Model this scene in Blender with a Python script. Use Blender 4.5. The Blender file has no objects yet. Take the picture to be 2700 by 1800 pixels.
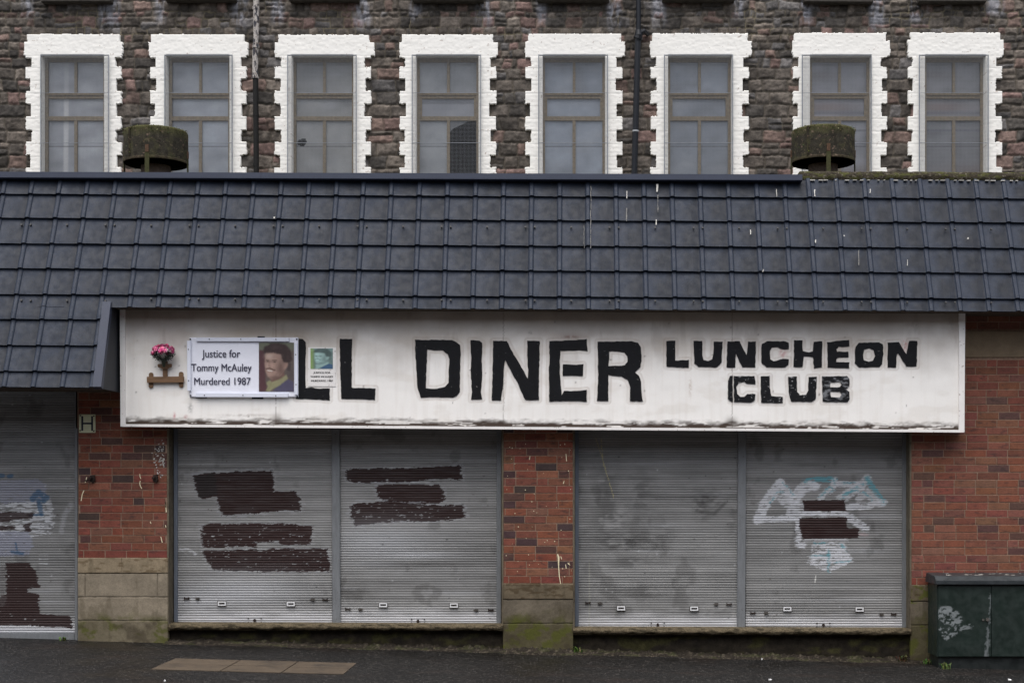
import bpy, bmesh, math, random
import numpy as np
from mathutils import Vector, Matrix
rng = random.Random(7)
nrg = np.random.default_rng(11)
scene = bpy.context.scene
COL = scene.collection

# ------------------------------------------------------------------ camera, sky, sun, exposure
EYE = Vector((0.0, -16.25, 1.84)); FPX = 3900.0; VX, VY = 1500.0, 1280.0
cd = bpy.data.cameras.new("camera"); cam = bpy.data.objects.new("camera", cd); COL.objects.link(cam)
cam.location = EYE; cam.rotation_euler = (math.radians(90), 0, 0)
cd.sensor_width = 36; cd.lens = 52.0; cd.clip_end = 1000
cd.shift_x = -150 / 2700; cd.shift_y = 380 / 2700
scene.camera = cam
SUN_EL = math.radians(70); SUN_ROT = math.radians(196)
world = bpy.data.worlds.new("World"); scene.world = world; world.use_nodes = True
wn = world.node_tree; bg = wn.nodes["Background"]
sky = wn.nodes.new("ShaderNodeTexSky"); sky.sky_type = 'NISHITA'; sky.sun_disc = False
sky.sun_elevation = SUN_EL; sky.sun_rotation = SUN_ROT; sky.dust_density = 4.0; sky.air_density = 1.0
hs = wn.nodes.new("ShaderNodeHueSaturation"); hs.inputs['Saturation'].default_value = 0.5
wn.links.new(sky.outputs[0], hs.inputs['Color']); wn.links.new(hs.outputs[0], bg.inputs[0])
bg.inputs[1].default_value = 0.14
sd = bpy.data.lights.new("sun", 'SUN'); sun = bpy.data.objects.new("sun", sd); COL.objects.link(sun)
sd.energy = 1.5; sd.angle = math.radians(75); sd.color = (1.0, 0.965, 0.92)
sv = Vector((math.sin(SUN_ROT) * math.cos(SUN_EL), math.cos(SUN_ROT) * math.cos(SUN_EL), math.sin(SUN_EL)))
sun.rotation_euler = (-sv).to_track_quat('-Z', 'Y').to_euler(); sun.location = (0, -8, 14)
scene.view_settings.view_transform = 'Standard'; scene.view_settings.look = 'None'
scene.view_settings.exposure = 0.72; scene.view_settings.gamma = 1.0
scene.cycles.use_adaptive_sampling = False
scene.cycles.use_denoising = True; scene.cycles.denoising_input_passes = 'RGB_ALBEDO_NORMAL'; scene.cycles.denoising_prefilter = 'NONE'

# ------------------------------------------------------------------ measuring helpers
def P(px, py, Y):
    k = (16.25 + Y) / FPX
    return ((px - VX) * k, Y, 1.84 + (VY - py) * k)
def XP(px, Y): return (px - VX) * (16.25 + Y) / FPX
def ZP(py, Y): return 1.84 + (VY - py) * (16.25 + Y) / FPX
K = 2352 / 900.0
def zp(ox, oy, pts, k=K): return [(ox + x / k, oy + y / k) for x, y in pts]
def gz(x): return -0.026 * x
def lin(r, g, b): 
    f = lambda c: (c / 255 / 12.92) if c / 255 <= .04045 else ((c / 255 + .055) / 1.055) ** 2.4
    return (f(r), f(g), f(b))

# ------------------------------------------------------------------ numpy noise
def vnoise(x, y, seed=0):
    x = np.asarray(x, float); y = np.asarray(y, float)
    xi = np.floor(x).astype(np.int64); yi = np.floor(y).astype(np.int64)
    fx = x - xi; fy = y - yi; fx = fx * fx * (3 - 2 * fx); fy = fy * fy * (3 - 2 * fy)
    def h(a, b):
        n = (a * 374761393 + b * 668265263 + seed * 974711) & 0xffffffff
        n = ((n ^ (n >> 13)) * 1274126177) & 0xffffffff
        n = ((n ^ (n >> 16)) * 2246822519) & 0xffffffff
        return ((n ^ (n >> 15)) & 0xffffff) / float(0xffffff)
    return (h(xi, yi) * (1 - fx) + h(xi + 1, yi) * fx) * (1 - fy) + (h(xi, yi + 1) * (1 - fx) + h(xi + 1, yi + 1) * fx) * fy
def fbm(x, y, seed=0, oct=4):
    s = 0; a = 1.0; t = 0
    for o in range(oct):
        s = s + a * vnoise(x * 2 ** o, y * 2 ** o, seed + o * 17); t += a; a *= .55
    return s / t
def sstep(a, b, x): 
    t = np.clip((x - a) / (b - a), 0, 1); return t * t * (3 - 2 * t)
def inside(poly, X, Y):
    r = np.zeros(X.shape, bool); n = len(poly)
    for i in range(n):
        x0, y0 = poly[i]; x1, y1 = poly[(i + 1) % n]
        if y0 == y1: continue
        c = ((y0 > Y) != (y1 > Y)) & (X < (x1 - x0) * (Y - y0) / (y1 - y0) + x0)
        r ^= c
    return r
def pdist(pts, X, Y):
    d = np.full(X.shape, 1e9)
    for (x0, y0), (x1, y1) in zip(pts[:-1], pts[1:]):
        dx, dy = x1 - x0, y1 - y0; L = dx * dx + dy * dy + 1e-9
        t = np.clip(((X - x0) * dx + (Y - y0) * dy) / L, 0, 1)
        d = np.minimum(d, np.hypot(X - x0 - t * dx, Y - y0 - t * dy))
    return d
class Canvas:
    """colours of a surface's paint and dirt plus any painted shade and reflections, one value per vertex, in photo pixels"""
    def __init__(s, PX, PY, base):
        s.X, s.Y = PX, PY; s.c = np.ones(PX.shape + (3,)) * np.array(base)
    def put(s, a, col):
        a = np.clip(a, 0, 1)[..., None]; s.c = s.c * (1 - a) + np.array(col) * a
    def mul(s, f): s.c = s.c * (f[..., None] if f.ndim == 2 else f)
    def warp(s, rag, sx, sy, seed):
        return (s.X + rag * 2 * (fbm(s.X / sx, s.Y / sy, seed, 3) - .5), s.Y + rag * (fbm(s.X / sx, s.Y / sy, seed + 5, 3) - .5))
    def fill(s, poly, col, a=1.0, rag=0, sx=12, sy=2.5, seed=1, gaps=0, gs=(14, 3)):
        X, Y = s.warp(rag, sx, sy, seed) if rag else (s.X, s.Y)
        m = inside(poly, X, Y) * a
        if gaps: m = m * (1 - sstep(1 - gaps, 1 - gaps + .05, fbm(s.X / gs[0], s.Y / gs[1], seed + 9, 3)))
        s.put(m, col)
    def stroke(s, pts, w, col, a=1.0, rag=0, sx=8, sy=2.5, seed=1, soft=.3, gaps=0, gs=(10, 3)):
        X, Y = s.warp(rag, sx, sy, seed) if rag else (s.X, s.Y)
        d = pdist(pts, X, Y); m = (1 - sstep(w / 2 * (1 - soft), w / 2 * (1 + soft), d)) * a
        if gaps: m = m * (1 - sstep(1 - gaps, 1 - gaps + .1, fbm(s.X / gs[0], s.Y / gs[1], seed + 9, 3)))
        s.put(m, col)
    def soft(s, cx, cy, rx, ry, col, a):
        s.put(a * np.exp(-(((s.X - cx) / rx) ** 2 + ((s.Y - cy) / ry) ** 2)), col)

# ------------------------------------------------------------------ object helpers
ROOT = {}
def tag(o, label=None, cat=None, group=None, kind=None):
    if label: o['label'] = label
    if cat: o['category'] = cat
    if group: o['group'] = group
    if kind: o['kind'] = kind
    return o
def thing(name, loc, label, cat, group=None):
    o = bpy.data.objects.new(name, None); COL.objects.link(o); o.location = loc
    o.empty_display_size = .2
    ROOT[o.name] = Vector(loc); return tag(o, label, cat, group)
def link(name, me, mat, parent=None, smooth=False, label=None, origin=None):
    """mesh in world coordinates -> object, local to its thing's base"""
    if mat is not None:
        me.materials.clear(); me.materials.append(mat)
    off = ROOT[parent.name] if parent is not None else Vector(origin or (0, 0, 0))
    if off.length > 0: me.transform(Matrix.Translation(-off))
    if smooth: me.polygons.foreach_set('use_smooth', [True] * len(me.polygons))
    me.update()
    o = bpy.data.objects.new(name, me); COL.objects.link(o)
    if parent is not None:
        o.parent = parent; ROOT[o.name] = off
    else:
        o.location = off; ROOT[o.name] = off
    if label: o['label'] = label
    return o
def children(o): return [c for c in bpy.data.objects if c.parent == o]
def copy_tree(o, parent=None):
    c = o.copy(); COL.objects.link(c); c.parent = parent
    for ch in children(o): copy_tree(ch, c)
    return c
class MB:
    def __init__(s): s.v = []; s.f = []; s.c = []
    def add(s, vs, fs, col=None):
        n = len(s.v); s.v += [tuple(v) for v in vs]; s.f += [tuple(i + n for i in f) for f in fs]
        s.c += [tuple(col or (1, 1, 1))] * len(vs)
    def box(s, x0, x1, y0, y1, z0, z1, col=None, j=0):
        r = lambda: (rng.random() - .5) * 2 * j
        vs = [(x + r(), y + r(), z + r()) for z in (z0, z1) for y in (y0, y1) for x in (x0, x1)]
        s.add(vs, [(0, 1, 5, 4), (1, 3, 7, 5), (3, 2, 6, 7), (2, 0, 4, 6), (4, 5, 7, 6), (2, 3, 1, 0)], col)
    def pbox(s, px0, py0, px1, py1, Y0, Y1, col=None, j=0):
        s.box(XP(px0, Y0), XP(px1, Y0), Y0, Y1, ZP(py1, Y0), ZP(py0, Y0), col, j)
    def prism(s, pts, Y0, Y1, col=None):
        """convex outline in photo pixels at depth Y0, pushed straight back to Y1"""
        a = [P(x, y, Y0) for x, y in pts]; n = len(a)
        area = sum(a[i][0] * a[(i + 1) % n][2] - a[(i + 1) % n][0] * a[i][2] for i in range(n))
        if area < 0: a = a[::-1]
        b = [(p[0], Y1, p[2]) for p in a]
        s.add(a + b, [tuple(range(n)), tuple(range(2 * n - 1, n - 1, -1))] + [(i, i + n, (i + 1) % n + n, (i + 1) % n) for i in range(n)], col)
    def brick(s, x0, x1, z0, z1, Y, col, c=.0025, d=.03, j=.0015):
        r = lambda: (rng.random() - .5) * 2 * j
        t = r() * 1.5
        back = [(x0, Y + d, z0), (x1, Y + d, z0), (x1, Y + d, z1), (x0, Y + d, z1)]
        mid = [(x0 + r(), Y + c, z0 + r()), (x1 + r(), Y + c, z0 + r()), (x1 + r(), Y + c, z1 + r()), (x0 + r(), Y + c, z1 + r())]
        fr = [(x0 + c, Y + t + r() * .5, z0 + c), (x1 - c, Y + t + r() * .5, z0 + c), (x1 - c, Y + t + r() * .5, z1 - c), (x0 + c, Y + t + r() * .5, z1 - c)]
        fs = [(8, 9, 10, 11)]
        for i in range(4):
            k = (i + 1) % 4
            fs += [(4 + i, 4 + k, 8 + k, 8 + i), (i, k, 4 + k, 4 + i)]
        s.add(back + mid + fr, fs, col)
    def tube(s, pts, r, n=10, col=None, caps=True):
        rs = r if isinstance(r, (list, tuple)) else [r] * len(pts)
        pv = [Vector(p) for p in pts]; vs = []; fs = []
        for i, p in enumerate(pv):
            t = (pv[min(i + 1, len(pv) - 1)] - pv[max(i - 1, 0)]).normalized()
            u = t.orthogonal().normalized() if i == 0 else (u - t * u.dot(t)).normalized()
            w = t.cross(u)
            for k in range(n):
                a = 2 * math.pi * k / n; vs.append(p + (u * math.cos(a) + w * math.sin(a)) * rs[i])
        for i in range(len(pv) - 1):
            for k in range(n):
                k2 = (k + 1) % n
                fs.append((i * n + k, i * n + k2, (i + 1) * n + k2, (i + 1) * n + k))
        if caps: fs += [tuple(range(n - 1, -1, -1)), tuple(range((len(pv) - 1) * n, len(pv) * n))]
        s.add(vs, fs, col)
    def lathe(s, cx, cy, prof, n=48, col=None):
        vs = []; fs = []
        for r, z in prof:
            for k in range(n):
                a = 2 * math.pi * k / n; vs.append((cx + r * math.cos(a), cy + r * math.sin(a), z))
        for i in range(len(prof) - 1):
            for k in range(n):
                k2 = (k + 1) % n; fs.append((i * n + k, i * n + k2, (i + 1) * n + k2, (i + 1) * n + k))
        s.add(vs, fs, col)
    def mesh(s, name, bevel=0):
        me = bpy.data.meshes.new(name); me.from_pydata(s.v, [], s.f)
        a = me.attributes.new('col', 'FLOAT_COLOR', 'POINT')
        a.data.foreach_set('color', np.array([(c[0], c[1], c[2], 1) for c in s.c], np.float32).ravel())
        if bevel:
            bm = bmesh.new(); bm.from_mesh(me)
            bmesh.ops.bevel(bm, geom=bm.edges[:], offset=bevel, segments=2, affect='EDGES', clamp_overlap=True)
            bm.to_mesh(me); bm.free()
        me.update(); return me
    def obj(s, name, mat, parent=None, smooth=False, label=None, bevel=0, origin=None):
        return link(name, s.mesh(name, bevel), mat, parent, smooth, label, origin)
def grid_mesh(name, V, mask=None, col=None, skirt=None):
    """V (ny,nx,3) vertices, i along x, j along z: faces look towards -Y. skirt = depth pushed back along +Y at mask borders"""
    ny, nx = V.shape[:2]
    if mask is None: mask = np.ones((ny - 1, nx - 1), bool)
    idx = np.arange(ny * nx).reshape(ny, nx)
    q = np.stack([idx[:-1, :-1], idx[:-1, 1:], idx[1:, 1:], idx[1:, :-1]], -1)[mask]
    verts = V.reshape(-1, 3)
    c = col.reshape(-1, 3) if col is not None else None
    if skirt is not None:
        N = ny * nx; back = verts.copy(); back[:, 1] = skirt if np.isscalar(skirt) else back[:, 1]
        mp = np.pad(mask, 1)
        e = []
        core = mp[1:-1, 1:-1]
        for (dj, di, a, b) in ((0, -1, (1, 0), (0, 0)), (0, 1, (0, 1), (1, 1)), (-1, 0, (0, 0), (0, 1)), (1, 0, (1, 1), (1, 0))):
            nb = mp[1 + dj:mp.shape[0] - 1 + dj, 1 + di:mp.shape[1] - 1 + di]
            J, I = np.nonzero(core & ~nb)
            A = idx[J + a[0], I + a[1]]; B = idx[J + b[0], I + b[1]]
            e.append(np.stack([B, A, A + N, B + N], -1))
        q = np.concatenate([q] + e); verts = np.concatenate([verts, back])
        if c is not None: c = np.concatenate([c, c])
    used = np.unique(q); remap = np.full(len(verts), -1); remap[used] = np.arange(len(used)); q = remap[q]; verts = verts[used]
    me = bpy.data.meshes.new(name)
    me.vertices.add(len(verts)); me.vertices.foreach_set('co', verts.astype(np.float32).ravel())
    me.loops.add(q.size); me.loops.foreach_set('vertex_index', q.astype(np.int32).ravel())
    me.polygons.add(len(q)); me.polygons.foreach_set('loop_start', np.arange(0, q.size, 4, dtype=np.int32))
    me.polygons.foreach_set('loop_total', np.full(len(q), 4, np.int32))
    if c is not None:
        a = me.attributes.new('col', 'FLOAT_COLOR', 'POINT'); c = c[used]
        a.data.foreach_set('color', np.concatenate([c, np.ones((len(c), 1))], 1).astype(np.float32).ravel())
    me.update(calc_edges=True); me.validate(); return me
def plate_mesh(name, outers, Y, thick, rag=0, seg=None):
    """filled outlines (photo pixels at depth Y, holes included) as a thin plate standing on the plane Y"""
    cu = bpy.data.curves.new('t', 'CURVE'); cu.dimensions = '2D'; cu.fill_mode = 'BOTH'; cu.extrude = thick / 2
    for poly in outers:
        pts = []
        for i, (x, y) in enumerate(poly):
            x1, y1 = poly[(i + 1) % len(poly)]; n = max(1, int(math.hypot(x1 - x, y1 - y) / seg)) if seg else 1
            for t in range(n):
                jx, jy = ((rng.random() - .5) * 2 * rag, (rng.random() - .5) * 2 * rag)
                pts.append((x + (x1 - x) * t / n + jx, y + (y1 - y) * t / n + jy))
        sp = cu.splines.new('POLY'); sp.points.add(len(pts) - 1); sp.use_cyclic_u = True
        for q, (x, y) in zip(sp.points, pts): q.co = (XP(x, Y), ZP(y, Y), 0, 1)
    ob = bpy.data.objects.new('t', cu); me = bpy.data.meshes.new_from_object(ob); me.name = name
    bpy.data.objects.remove(ob); bpy.data.curves.remove(cu)
    v = np.empty(len(me.vertices) * 3, np.float32); me.vertices.foreach_get('co', v); v = v.reshape(-1, 3)
    w = np.stack([v[:, 0], Y - thick / 2 - v[:, 2], v[:, 1]], -1); me.vertices.foreach_set('co', w.ravel().astype(np.float32)); me.update()
    return me
def text_mesh(s, px0, px1, ybase, ycap, Y, thick=.001, bold=.0, space=1.0):
    cu = bpy.data.curves.new('t', 'FONT'); cu.body = s; cu.extrude = .0; cu.space_character = space
    ob = bpy.data.objects.new('t', cu); me = bpy.data.meshes.new_from_object(ob); me.name = 'lettering'
    bpy.data.objects.remove(ob); bpy.data.curves.remove(cu)
    bm = bmesh.new(); bm.from_mesh(me); n0 = len(bm.verts); geo = bmesh.ops.duplicate(bm, geom=bm.verts[:] + bm.edges[:] + bm.faces[:]); bm.to_mesh(me); bm.free()
    v = np.empty(len(me.vertices) * 3, np.float32); me.vertices.foreach_get('co', v); v = v.reshape(-1, 3)
    x0, x1 = v[:, 0].min(), v[:, 0].max(); top = v[:, 1].max()
    x = px0 + (v[:, 0] - x0) / (x1 - x0) * (px1 - px0); y = ybase + v[:, 1] / top * (ycap - ybase)
    x = x + np.where(np.arange(len(x)) < n0, -bold, bold); k = (16.25 + Y) / FPX
    w = np.stack([(x - VX) * k, np.where(np.arange(len(x)) < n0, Y - thick, Y - thick - .0006), 1.84 + (VY - y) * k], -1)
    me.vertices.foreach_set('co', w.ravel().astype(np.float32)); me.update(); return me

# ------------------------------------------------------------------ materials
def M(name, col=(.5, .5, .5), rough=.8, spec=.3, attr=False, var=(), bump=(), spots=(), metallic=0.0, rvar=None):
    m = bpy.data.materials.new(name); m.use_nodes = True; nt = m.node_tree; N = nt.nodes; L = nt.links
    b = N['Principled BSDF']; b.inputs['Roughness'].default_value = rough; b.inputs['Specular IOR Level'].default_value = spec
    b.inputs['Metallic'].default_value = metallic
    geo = N.new('ShaderNodeNewGeometry')
    def coord(st):
        if st is None: return geo.outputs['Position']
        v = N.new('ShaderNodeVectorMath'); v.operation = 'MULTIPLY'; v.inputs[1].default_value = st
        L.new(geo.outputs['Position'], v.inputs[0]); return v.outputs[0]
    def noise(scale, st=None, det=3, ro=.6):
        n = N.new('ShaderNodeTexNoise'); n.inputs['Scale'].default_value = scale; n.inputs['Detail'].default_value = det
        n.inputs['Roughness'].default_value = ro; L.new(coord(st), n.inputs['Vector']); return n.outputs[0]
    if attr:
        a = N.new('ShaderNodeAttribute'); a.attribute_name = 'col'; c = a.outputs['Color']
    else:
        a = N.new('ShaderNodeRGB'); a.outputs[0].default_value = (*col, 1); c = a.outputs[0]
    for (scale, lo, hi, st) in var:
        mr = N.new('ShaderNodeMapRange'); mr.inputs[1].default_value = .25; mr.inputs[2].default_value = .75
        mr.inputs[3].default_value = lo; mr.inputs[4].default_value = hi; L.new(noise(scale, st), mr.inputs[0])
        v = N.new('ShaderNodeVectorMath'); v.operation = 'SCALE'; L.new(c, v.inputs[0]); L.new(mr.outputs[0], v.inputs['Scale']); c = v.outputs[0]
    for (scale, t0, t1, scol, amt, st) in spots:
        mr = N.new('ShaderNodeMapRange'); mr.inputs[1].default_value = t0; mr.inputs[2].default_value = t1
        mr.inputs[3].default_value = 0; mr.inputs[4].default_value = amt; L.new(noise(scale, st, 4), mr.inputs[0])
        x = N.new('ShaderNodeMix'); x.data_type = 'RGBA'; L.new(mr.outputs[0], x.inputs[0]); L.new(c, x.inputs[6]); x.inputs[7].default_value = (*scol, 1); c = x.outputs[2]
    L.new(c, b.inputs['Base Color'])
    if rvar:
        mr = N.new('ShaderNodeMapRange'); mr.inputs[1].default_value = .35; mr.inputs[2].default_value = .65
        mr.inputs[3].default_value = rvar[1]; mr.inputs[4].default_value = rvar[2]; L.new(noise(rvar[0], rvar[3] if len(rvar) > 3 else None), mr.inputs[0]); L.new(mr.outputs[0], b.inputs['Roughness'])
    prev = None
    for (scale, strength, dist, st) in bump:
        bp = N.new('ShaderNodeBump'); bp.inputs['Strength'].default_value = strength; bp.inputs['Distance'].default_value = dist
        L.new(noise(scale, st, 4), bp.inputs['Height'])
        if prev is not None: L.new(prev, bp.inputs['Normal'])
        prev = bp.outputs[0]
    if prev is not None: L.new(prev, b.inputs['Normal'])
    return m
m_stone = M('rubble_stone', attr=True, rough=.85, spec=.25, var=((22, .6, 1.4, None), (90, .75, 1.25, None)), bump=((35, .5, .008, None), (140, .4, .003, None)))
m_white_stone = M('white_painted_stone', attr=True, rough=.7, spec=.3, var=((60, .96, 1.03, None),), bump=((30, .25, .003, (1, 1, 2.5)), (120, .2, .001, None)))
m_winframe = M('window_paint', lin(126, 114, 94), .6, .3, var=((30, .7, 1.25, None),))
m_pane = M('window_glass', attr=True, rough=.12, spec=.5, var=((3, .85, 1.12, None), (120, .93, 1.07, None)))
m_wire = M('wire_screen', lin(134, 137, 142), .6, .4)
m_screenframe = M('screen_frame', lin(138, 142, 148), .5, .4, var=((20, .7, 1.1, None),))
m_dark = M('dark_room', (.012, .011, .010), .95, .1)
m_sill = M('sill_stone', lin(70, 66, 62), .9, .2, var=((12, .6, 1.3, None),))
m_pipe_black = M('black_pipe', lin(15, 18, 25), .4, .35, var=((18, .7, 1.3, None),))
m_pipe_rusty = M('dark_pipe', lin(20, 19, 18), .6, .25, var=((18, .6, 1.4, None),))
m_pipe_peel = M('peeling_pipe', lin(40, 42, 52), .6, .4, spots=((26, .46, .52, lin(178, 172, 166), .95, (1, 1, .35)), (60, .56, .6, lin(90, 75, 60), .8, None)))
m_pipe_ring = M('pale_ring', lin(165, 168, 172), .6, .3)
m_roof = M('roof_tile_coating', attr=True, rough=.55, spec=.25, var=((75, .62, 1.38, None), (200, .6, 1.4, None)), bump=((300, .3, .002, None),), rvar=(14, .5, .66))
m_rooftrim = M('roof_trim', lin(50, 56, 72), .5, .35, var=((220, .7, 1.3, None), (4, .9, 1.1, None)), bump=((260, .25, .002, None),))
m_trimside = M('roof_side', lin(34, 37, 43), .6, .35, var=((9, .8, 1.2, None),))
m_soffit = M('soffit_board', lin(92, 82, 72), .85, .2, var=((8, .6, 1.2, None),))
m_moss = M('mossy_edge', lin(56, 51, 42), .95, .15, spots=((14, .5, .6, lin(78, 80, 42), .7, (.6, 1, 2)), (30, .58, .64, lin(110, 104, 92), .7, None)), var=((40, .5, 1.5, None),), bump=((50, .8, .02, None),))
m_brick = M('brick', attr=True, rough=.85, spec=.2, var=((45, .75, 1.25, (1, 1, 2)), (11, .82, 1.18, None), (190, .8, 1.2, None)), spots=((15, .54, .66, lin(60, 48, 47), .6, (.55, 1, 1.7)),), bump=((120, .35, .003, None),))
m_mortar = M('mortar', lin(134, 112, 96), .95, .1, var=((30, .7, 1.3, None),), bump=((150, .4, .003, None),))
m_plinth = M('plinth_stone', attr=True, rough=.9, spec=.15, var=((120, .8, 1.2, None),), bump=((90, .4, .003, None),))
m_base = M('mossy_base', attr=True, rough=.9, spec=.2, var=((14, .55, 1.4, None), (90, .7, 1.3, None)), bump=((60, .6, .008, None),))
m_sillc = M('concrete_sill', lin(98, 88, 70), .9, .2, spots=((16, .52, .62, lin(40, 36, 26), .8, (.5, 1, 2)),), var=((60, .6, 1.3, None),), bump=((40, .9, .015, None),))
m_lintel = M('concrete_lintel', lin(128, 112, 92), .9, .2, var=((10, .8, 1.12, None), (120, .85, 1.1, None)))
m_shutter = M('shutter_slats', attr=True, rough=.55, spec=.22, var=((160, .86, 1.14, None), (24, .92, 1.08, (.25, 1, 3))), rvar=(7, .42, .62))
m_guide = M('shutter_guide', lin(120, 123, 126), .45, .45, var=((16, .8, 1.12, (2, 2, .4)), (90, .9, 1.1, None)), spots=((40, .66, .7, lin(70, 60, 52), .8, None),))
m_blueguide = M('shutter_guide_blue', lin(106, 113, 124), .45, .45, var=((16, .8, 1.12, (2, 2, .4)),))
m_reveal = M('reveal_render', lin(104, 96, 82), .9, .2, var=((14, .6, 1.25, (1, 1, .5)),), spots=((22, .6, .68, lin(60, 48, 38), .7, None),), bump=((70, .4, .004, None),))
m_handle = M('white_handle', lin(225, 226, 228), .35, .5)
m_steel = M('dull_steel', lin(80, 76, 72), .5, .5, var=((60, .6, 1.3, None),))
m_rust = M('rusty_iron', lin(44, 34, 30), .8, .3, var=((60, .5, 1.6, None),))
m_signframe = M('sign_frame', lin(240, 237, 234), .55, .35, var=((5, .9, 1.04, None),), spots=((26, .62, .68, lin(120, 96, 80), .5, (1, 1, 1)),))
m_sign = M('sign_panel', attr=True, rough=.55, spec=.35, var=((2.2, .96, 1.03, None), (90, .97, 1.02, None)), bump=((60, .12, .003, (1, 1, .5)),))
m_letter = M('black_letter_paint', lin(13, 14, 18), .5, .25, var=((14, .6, 1.5, None),), spots=((34, .70, .73, lin(150, 148, 146), .75, (.7, 1, 1.6)),), bump=((45, .4, .006, None),))
m_letterworn = M('worn_letter_paint', lin(15, 16, 20), .55, .25, var=((14, .6, 1.5, None),), spots=((15, .5, .62, lin(140, 142, 146), .7, (.8, 1, 1.8)),))
m_lettermid = M('chipped_letter_paint', lin(15, 16, 20), .55, .25, var=((14, .6, 1.5, None),), spots=((26, .61, .66, lin(170, 170, 172), .8, (.9, 1, 1.5)),))
m_print = M('printed_sheet', attr=True, rough=.4, spec=.4)
m_banner = M('banner_vinyl', lin(238, 240, 250), .4, .4, var=((6, .96, 1.02, None),))
m_batten = M('white_batten', lin(222, 226, 238), .5, .3)
m_ink = M('printed_ink', lin(58, 58, 78), .5, .3)
m_inkdark = M('dark_ink', lin(40, 40, 44), .5, .3)
m_screw = M('screw_head', lin(22, 22, 25), .5, .5)
m_wood = M('weathered_wood', lin(122, 96, 74), .8, .2, var=((25, .6, 1.3, (.3, 1, 2)),), bump=((60, .3, .003, (.3, 1, 2)),))
m_pink = M('pink_petals', attr=True, rough=.6, spec=.3)
m_leaf = M('dark_leaves', attr=True, rough=.6, spec=.3)
m_weed = M('weed_leaves', attr=True, rough=.6, spec=.3)
m_hplate = M('cream_plate', lin(212, 212, 178), .5, .3, var=((20, .85, 1.05, None),), spots=((40, .66, .72, lin(120, 100, 70), .6, None),))
m_hink = M('navy_paint', lin(24, 32, 48), .5, .4)
m_cab = M('cabinet_paint', attr=True, rough=.42, spec=.45, var=((6, .8, 1.2, None), (150, .9, 1.12, None)), rvar=(12, .35, .6))
m_cowl = M('mossy_cowl', attr=True, rough=.95, spec=.12, var=((18, .55, 1.45, None), (110, .6, 1.5, None)), spots=((24, .6, .66, lin(122, 104, 92), .6, None), (9, .52, .64, lin(72, 71, 46), .4, None)), bump=((60, .6, .01, None),))
m_inner = M('cowl_inside', lin(30, 26, 22), .95, .1)
m_neck = M('vent_neck', lin(92, 80, 72), .9, .2, var=((30, .6, 1.3, None),))
m_strap = M('mossy_strap', lin(64, 64, 42), .9, .2, var=((40, .6, 1.4, None),))
m_rustplate = M('rusty_plate', lin(88, 68, 54), .85, .2, var=((50, .5, 1.3, None),))
m_asphalt = M('wet_asphalt', lin(23, 22, 21), .5, .2, var=((1.1, .7, 1.3, None), (30, .45, 1.55, None), (80, .4, 1.7, None)), spots=((45, .63, .67, lin(128, 124, 120), .85, None), (16, .6, .66, lin(84, 79, 74), .45, None), (1.8, .52, .7, lin(44, 36, 32), .6, (.5, 1, 1)), (95, .66, .69, lin(20, 19, 19), .9, None)), bump=((70, 1.0, .014, None), (20, .6, .02, None)), rvar=(1.6, .3, .66))
m_slab = M('sandstone_slab', lin(82, 71, 58), .7, .3, var=((8, .75, 1.15, None), (60, .6, 1.4, None)), spots=((60, .58, .62, lin(46, 41, 36), .7, None), (3.5, .5, .66, lin(48, 43, 38), .7, None)), bump=((110, .5, .004, None),))
m_kerb = M('kerb_stone', lin(92, 90, 88), .8, .3, var=((20, .7, 1.2, None),))
m_road = M('road_asphalt', lin(62, 61, 61), .6, .35, var=((60, .6, 1.4, None),))
m_paintdrip = M('cream_paint', lin(226, 214, 180), .5, .3)
m_drop = M('bird_droppings', lin(190, 188, 182), .8, .2)
m_dropfaint = M('faint_droppings', lin(126, 124, 120), .8, .2, spots=((60, .5, .6, lin(60, 64, 74), .8, None),))
m_paper = M('litter_paper', lin(225, 225, 225), .7, .2)

# ================================================================== SETTING: pavement, kerb, road
mb = MB()
def slope(x0, x1, y0, y1, dz, t=0): return [(x0, y0, gz(x0) + dz), (x1, y0, gz(x1) + dz), (x1, y1, gz(x1) + dz), (x0, y1, gz(x0) + dz)]
mb.add(slope(-70, 70, -3.6, 6, 0), [(0, 1, 2, 3)])
tag(mb.obj('pavement', m_asphalt), kind='structure')
mb = MB(); a = slope(-70, 70, -3.75, -3.6, .004); b = slope(-70, 70, -3.75, -3.6, -.2)
mb.add(b + a, [(4, 5, 6, 7), (0, 1, 5, 4), (3, 0, 4, 7), (1, 2, 6, 5), (2, 3, 7, 6)]); tag(mb.obj('kerb', m_kerb), kind='structure')
mb = MB(); mb.add(slope(-70, 70, -80, -3.75, -.12), [(0, 1, 2, 3)]); tag(mb.obj('road', m_road), kind='structure')
# stone slabs let into the asphalt
def slabs(name, xs, ys):
    mb = MB()
    for i in range(len(xs) - 1):
        for j in range(len(ys) - 1):
            g = .006; q = slope(xs[i] + g, xs[i + 1] - g, ys[j] + g, ys[j + 1] - g, .006); q2 = slope(xs[i] + g, xs[i + 1] - g, ys[j] + g, ys[j + 1] - g, -.03)
            mb.add(q + q2, [(0, 1, 2, 3), (4, 5, 1, 0), (5, 6, 2, 1), (7, 4, 0, 3), (6, 7, 3, 2)])
    tag(mb.obj(name, m_slab), kind='structure')
slabs('paving_slabs', [-3.96, -3.30, -2.72, -2.13], [-2.27, -1.82, -1.38])
slabs('paving_slabs', [3.92, 4.5, 5.1, 5.7], [-2.9, -2.05])

# unseen terrace behind the camera, across the street, added to block low sky light
mb = MB(); mb.box(-45, 45, -34, -25, -1.5, 11.0); tag(mb.obj('unseen_terrace', M('unseen_terrace_brick', lin(96, 70, 60), .9, .2, var=((3, .8, 1.2, None),)), origin=(0, -29, 0)), 'long unseen brick terrace on the far side of the street, added to block low sky light', 'building')

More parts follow.
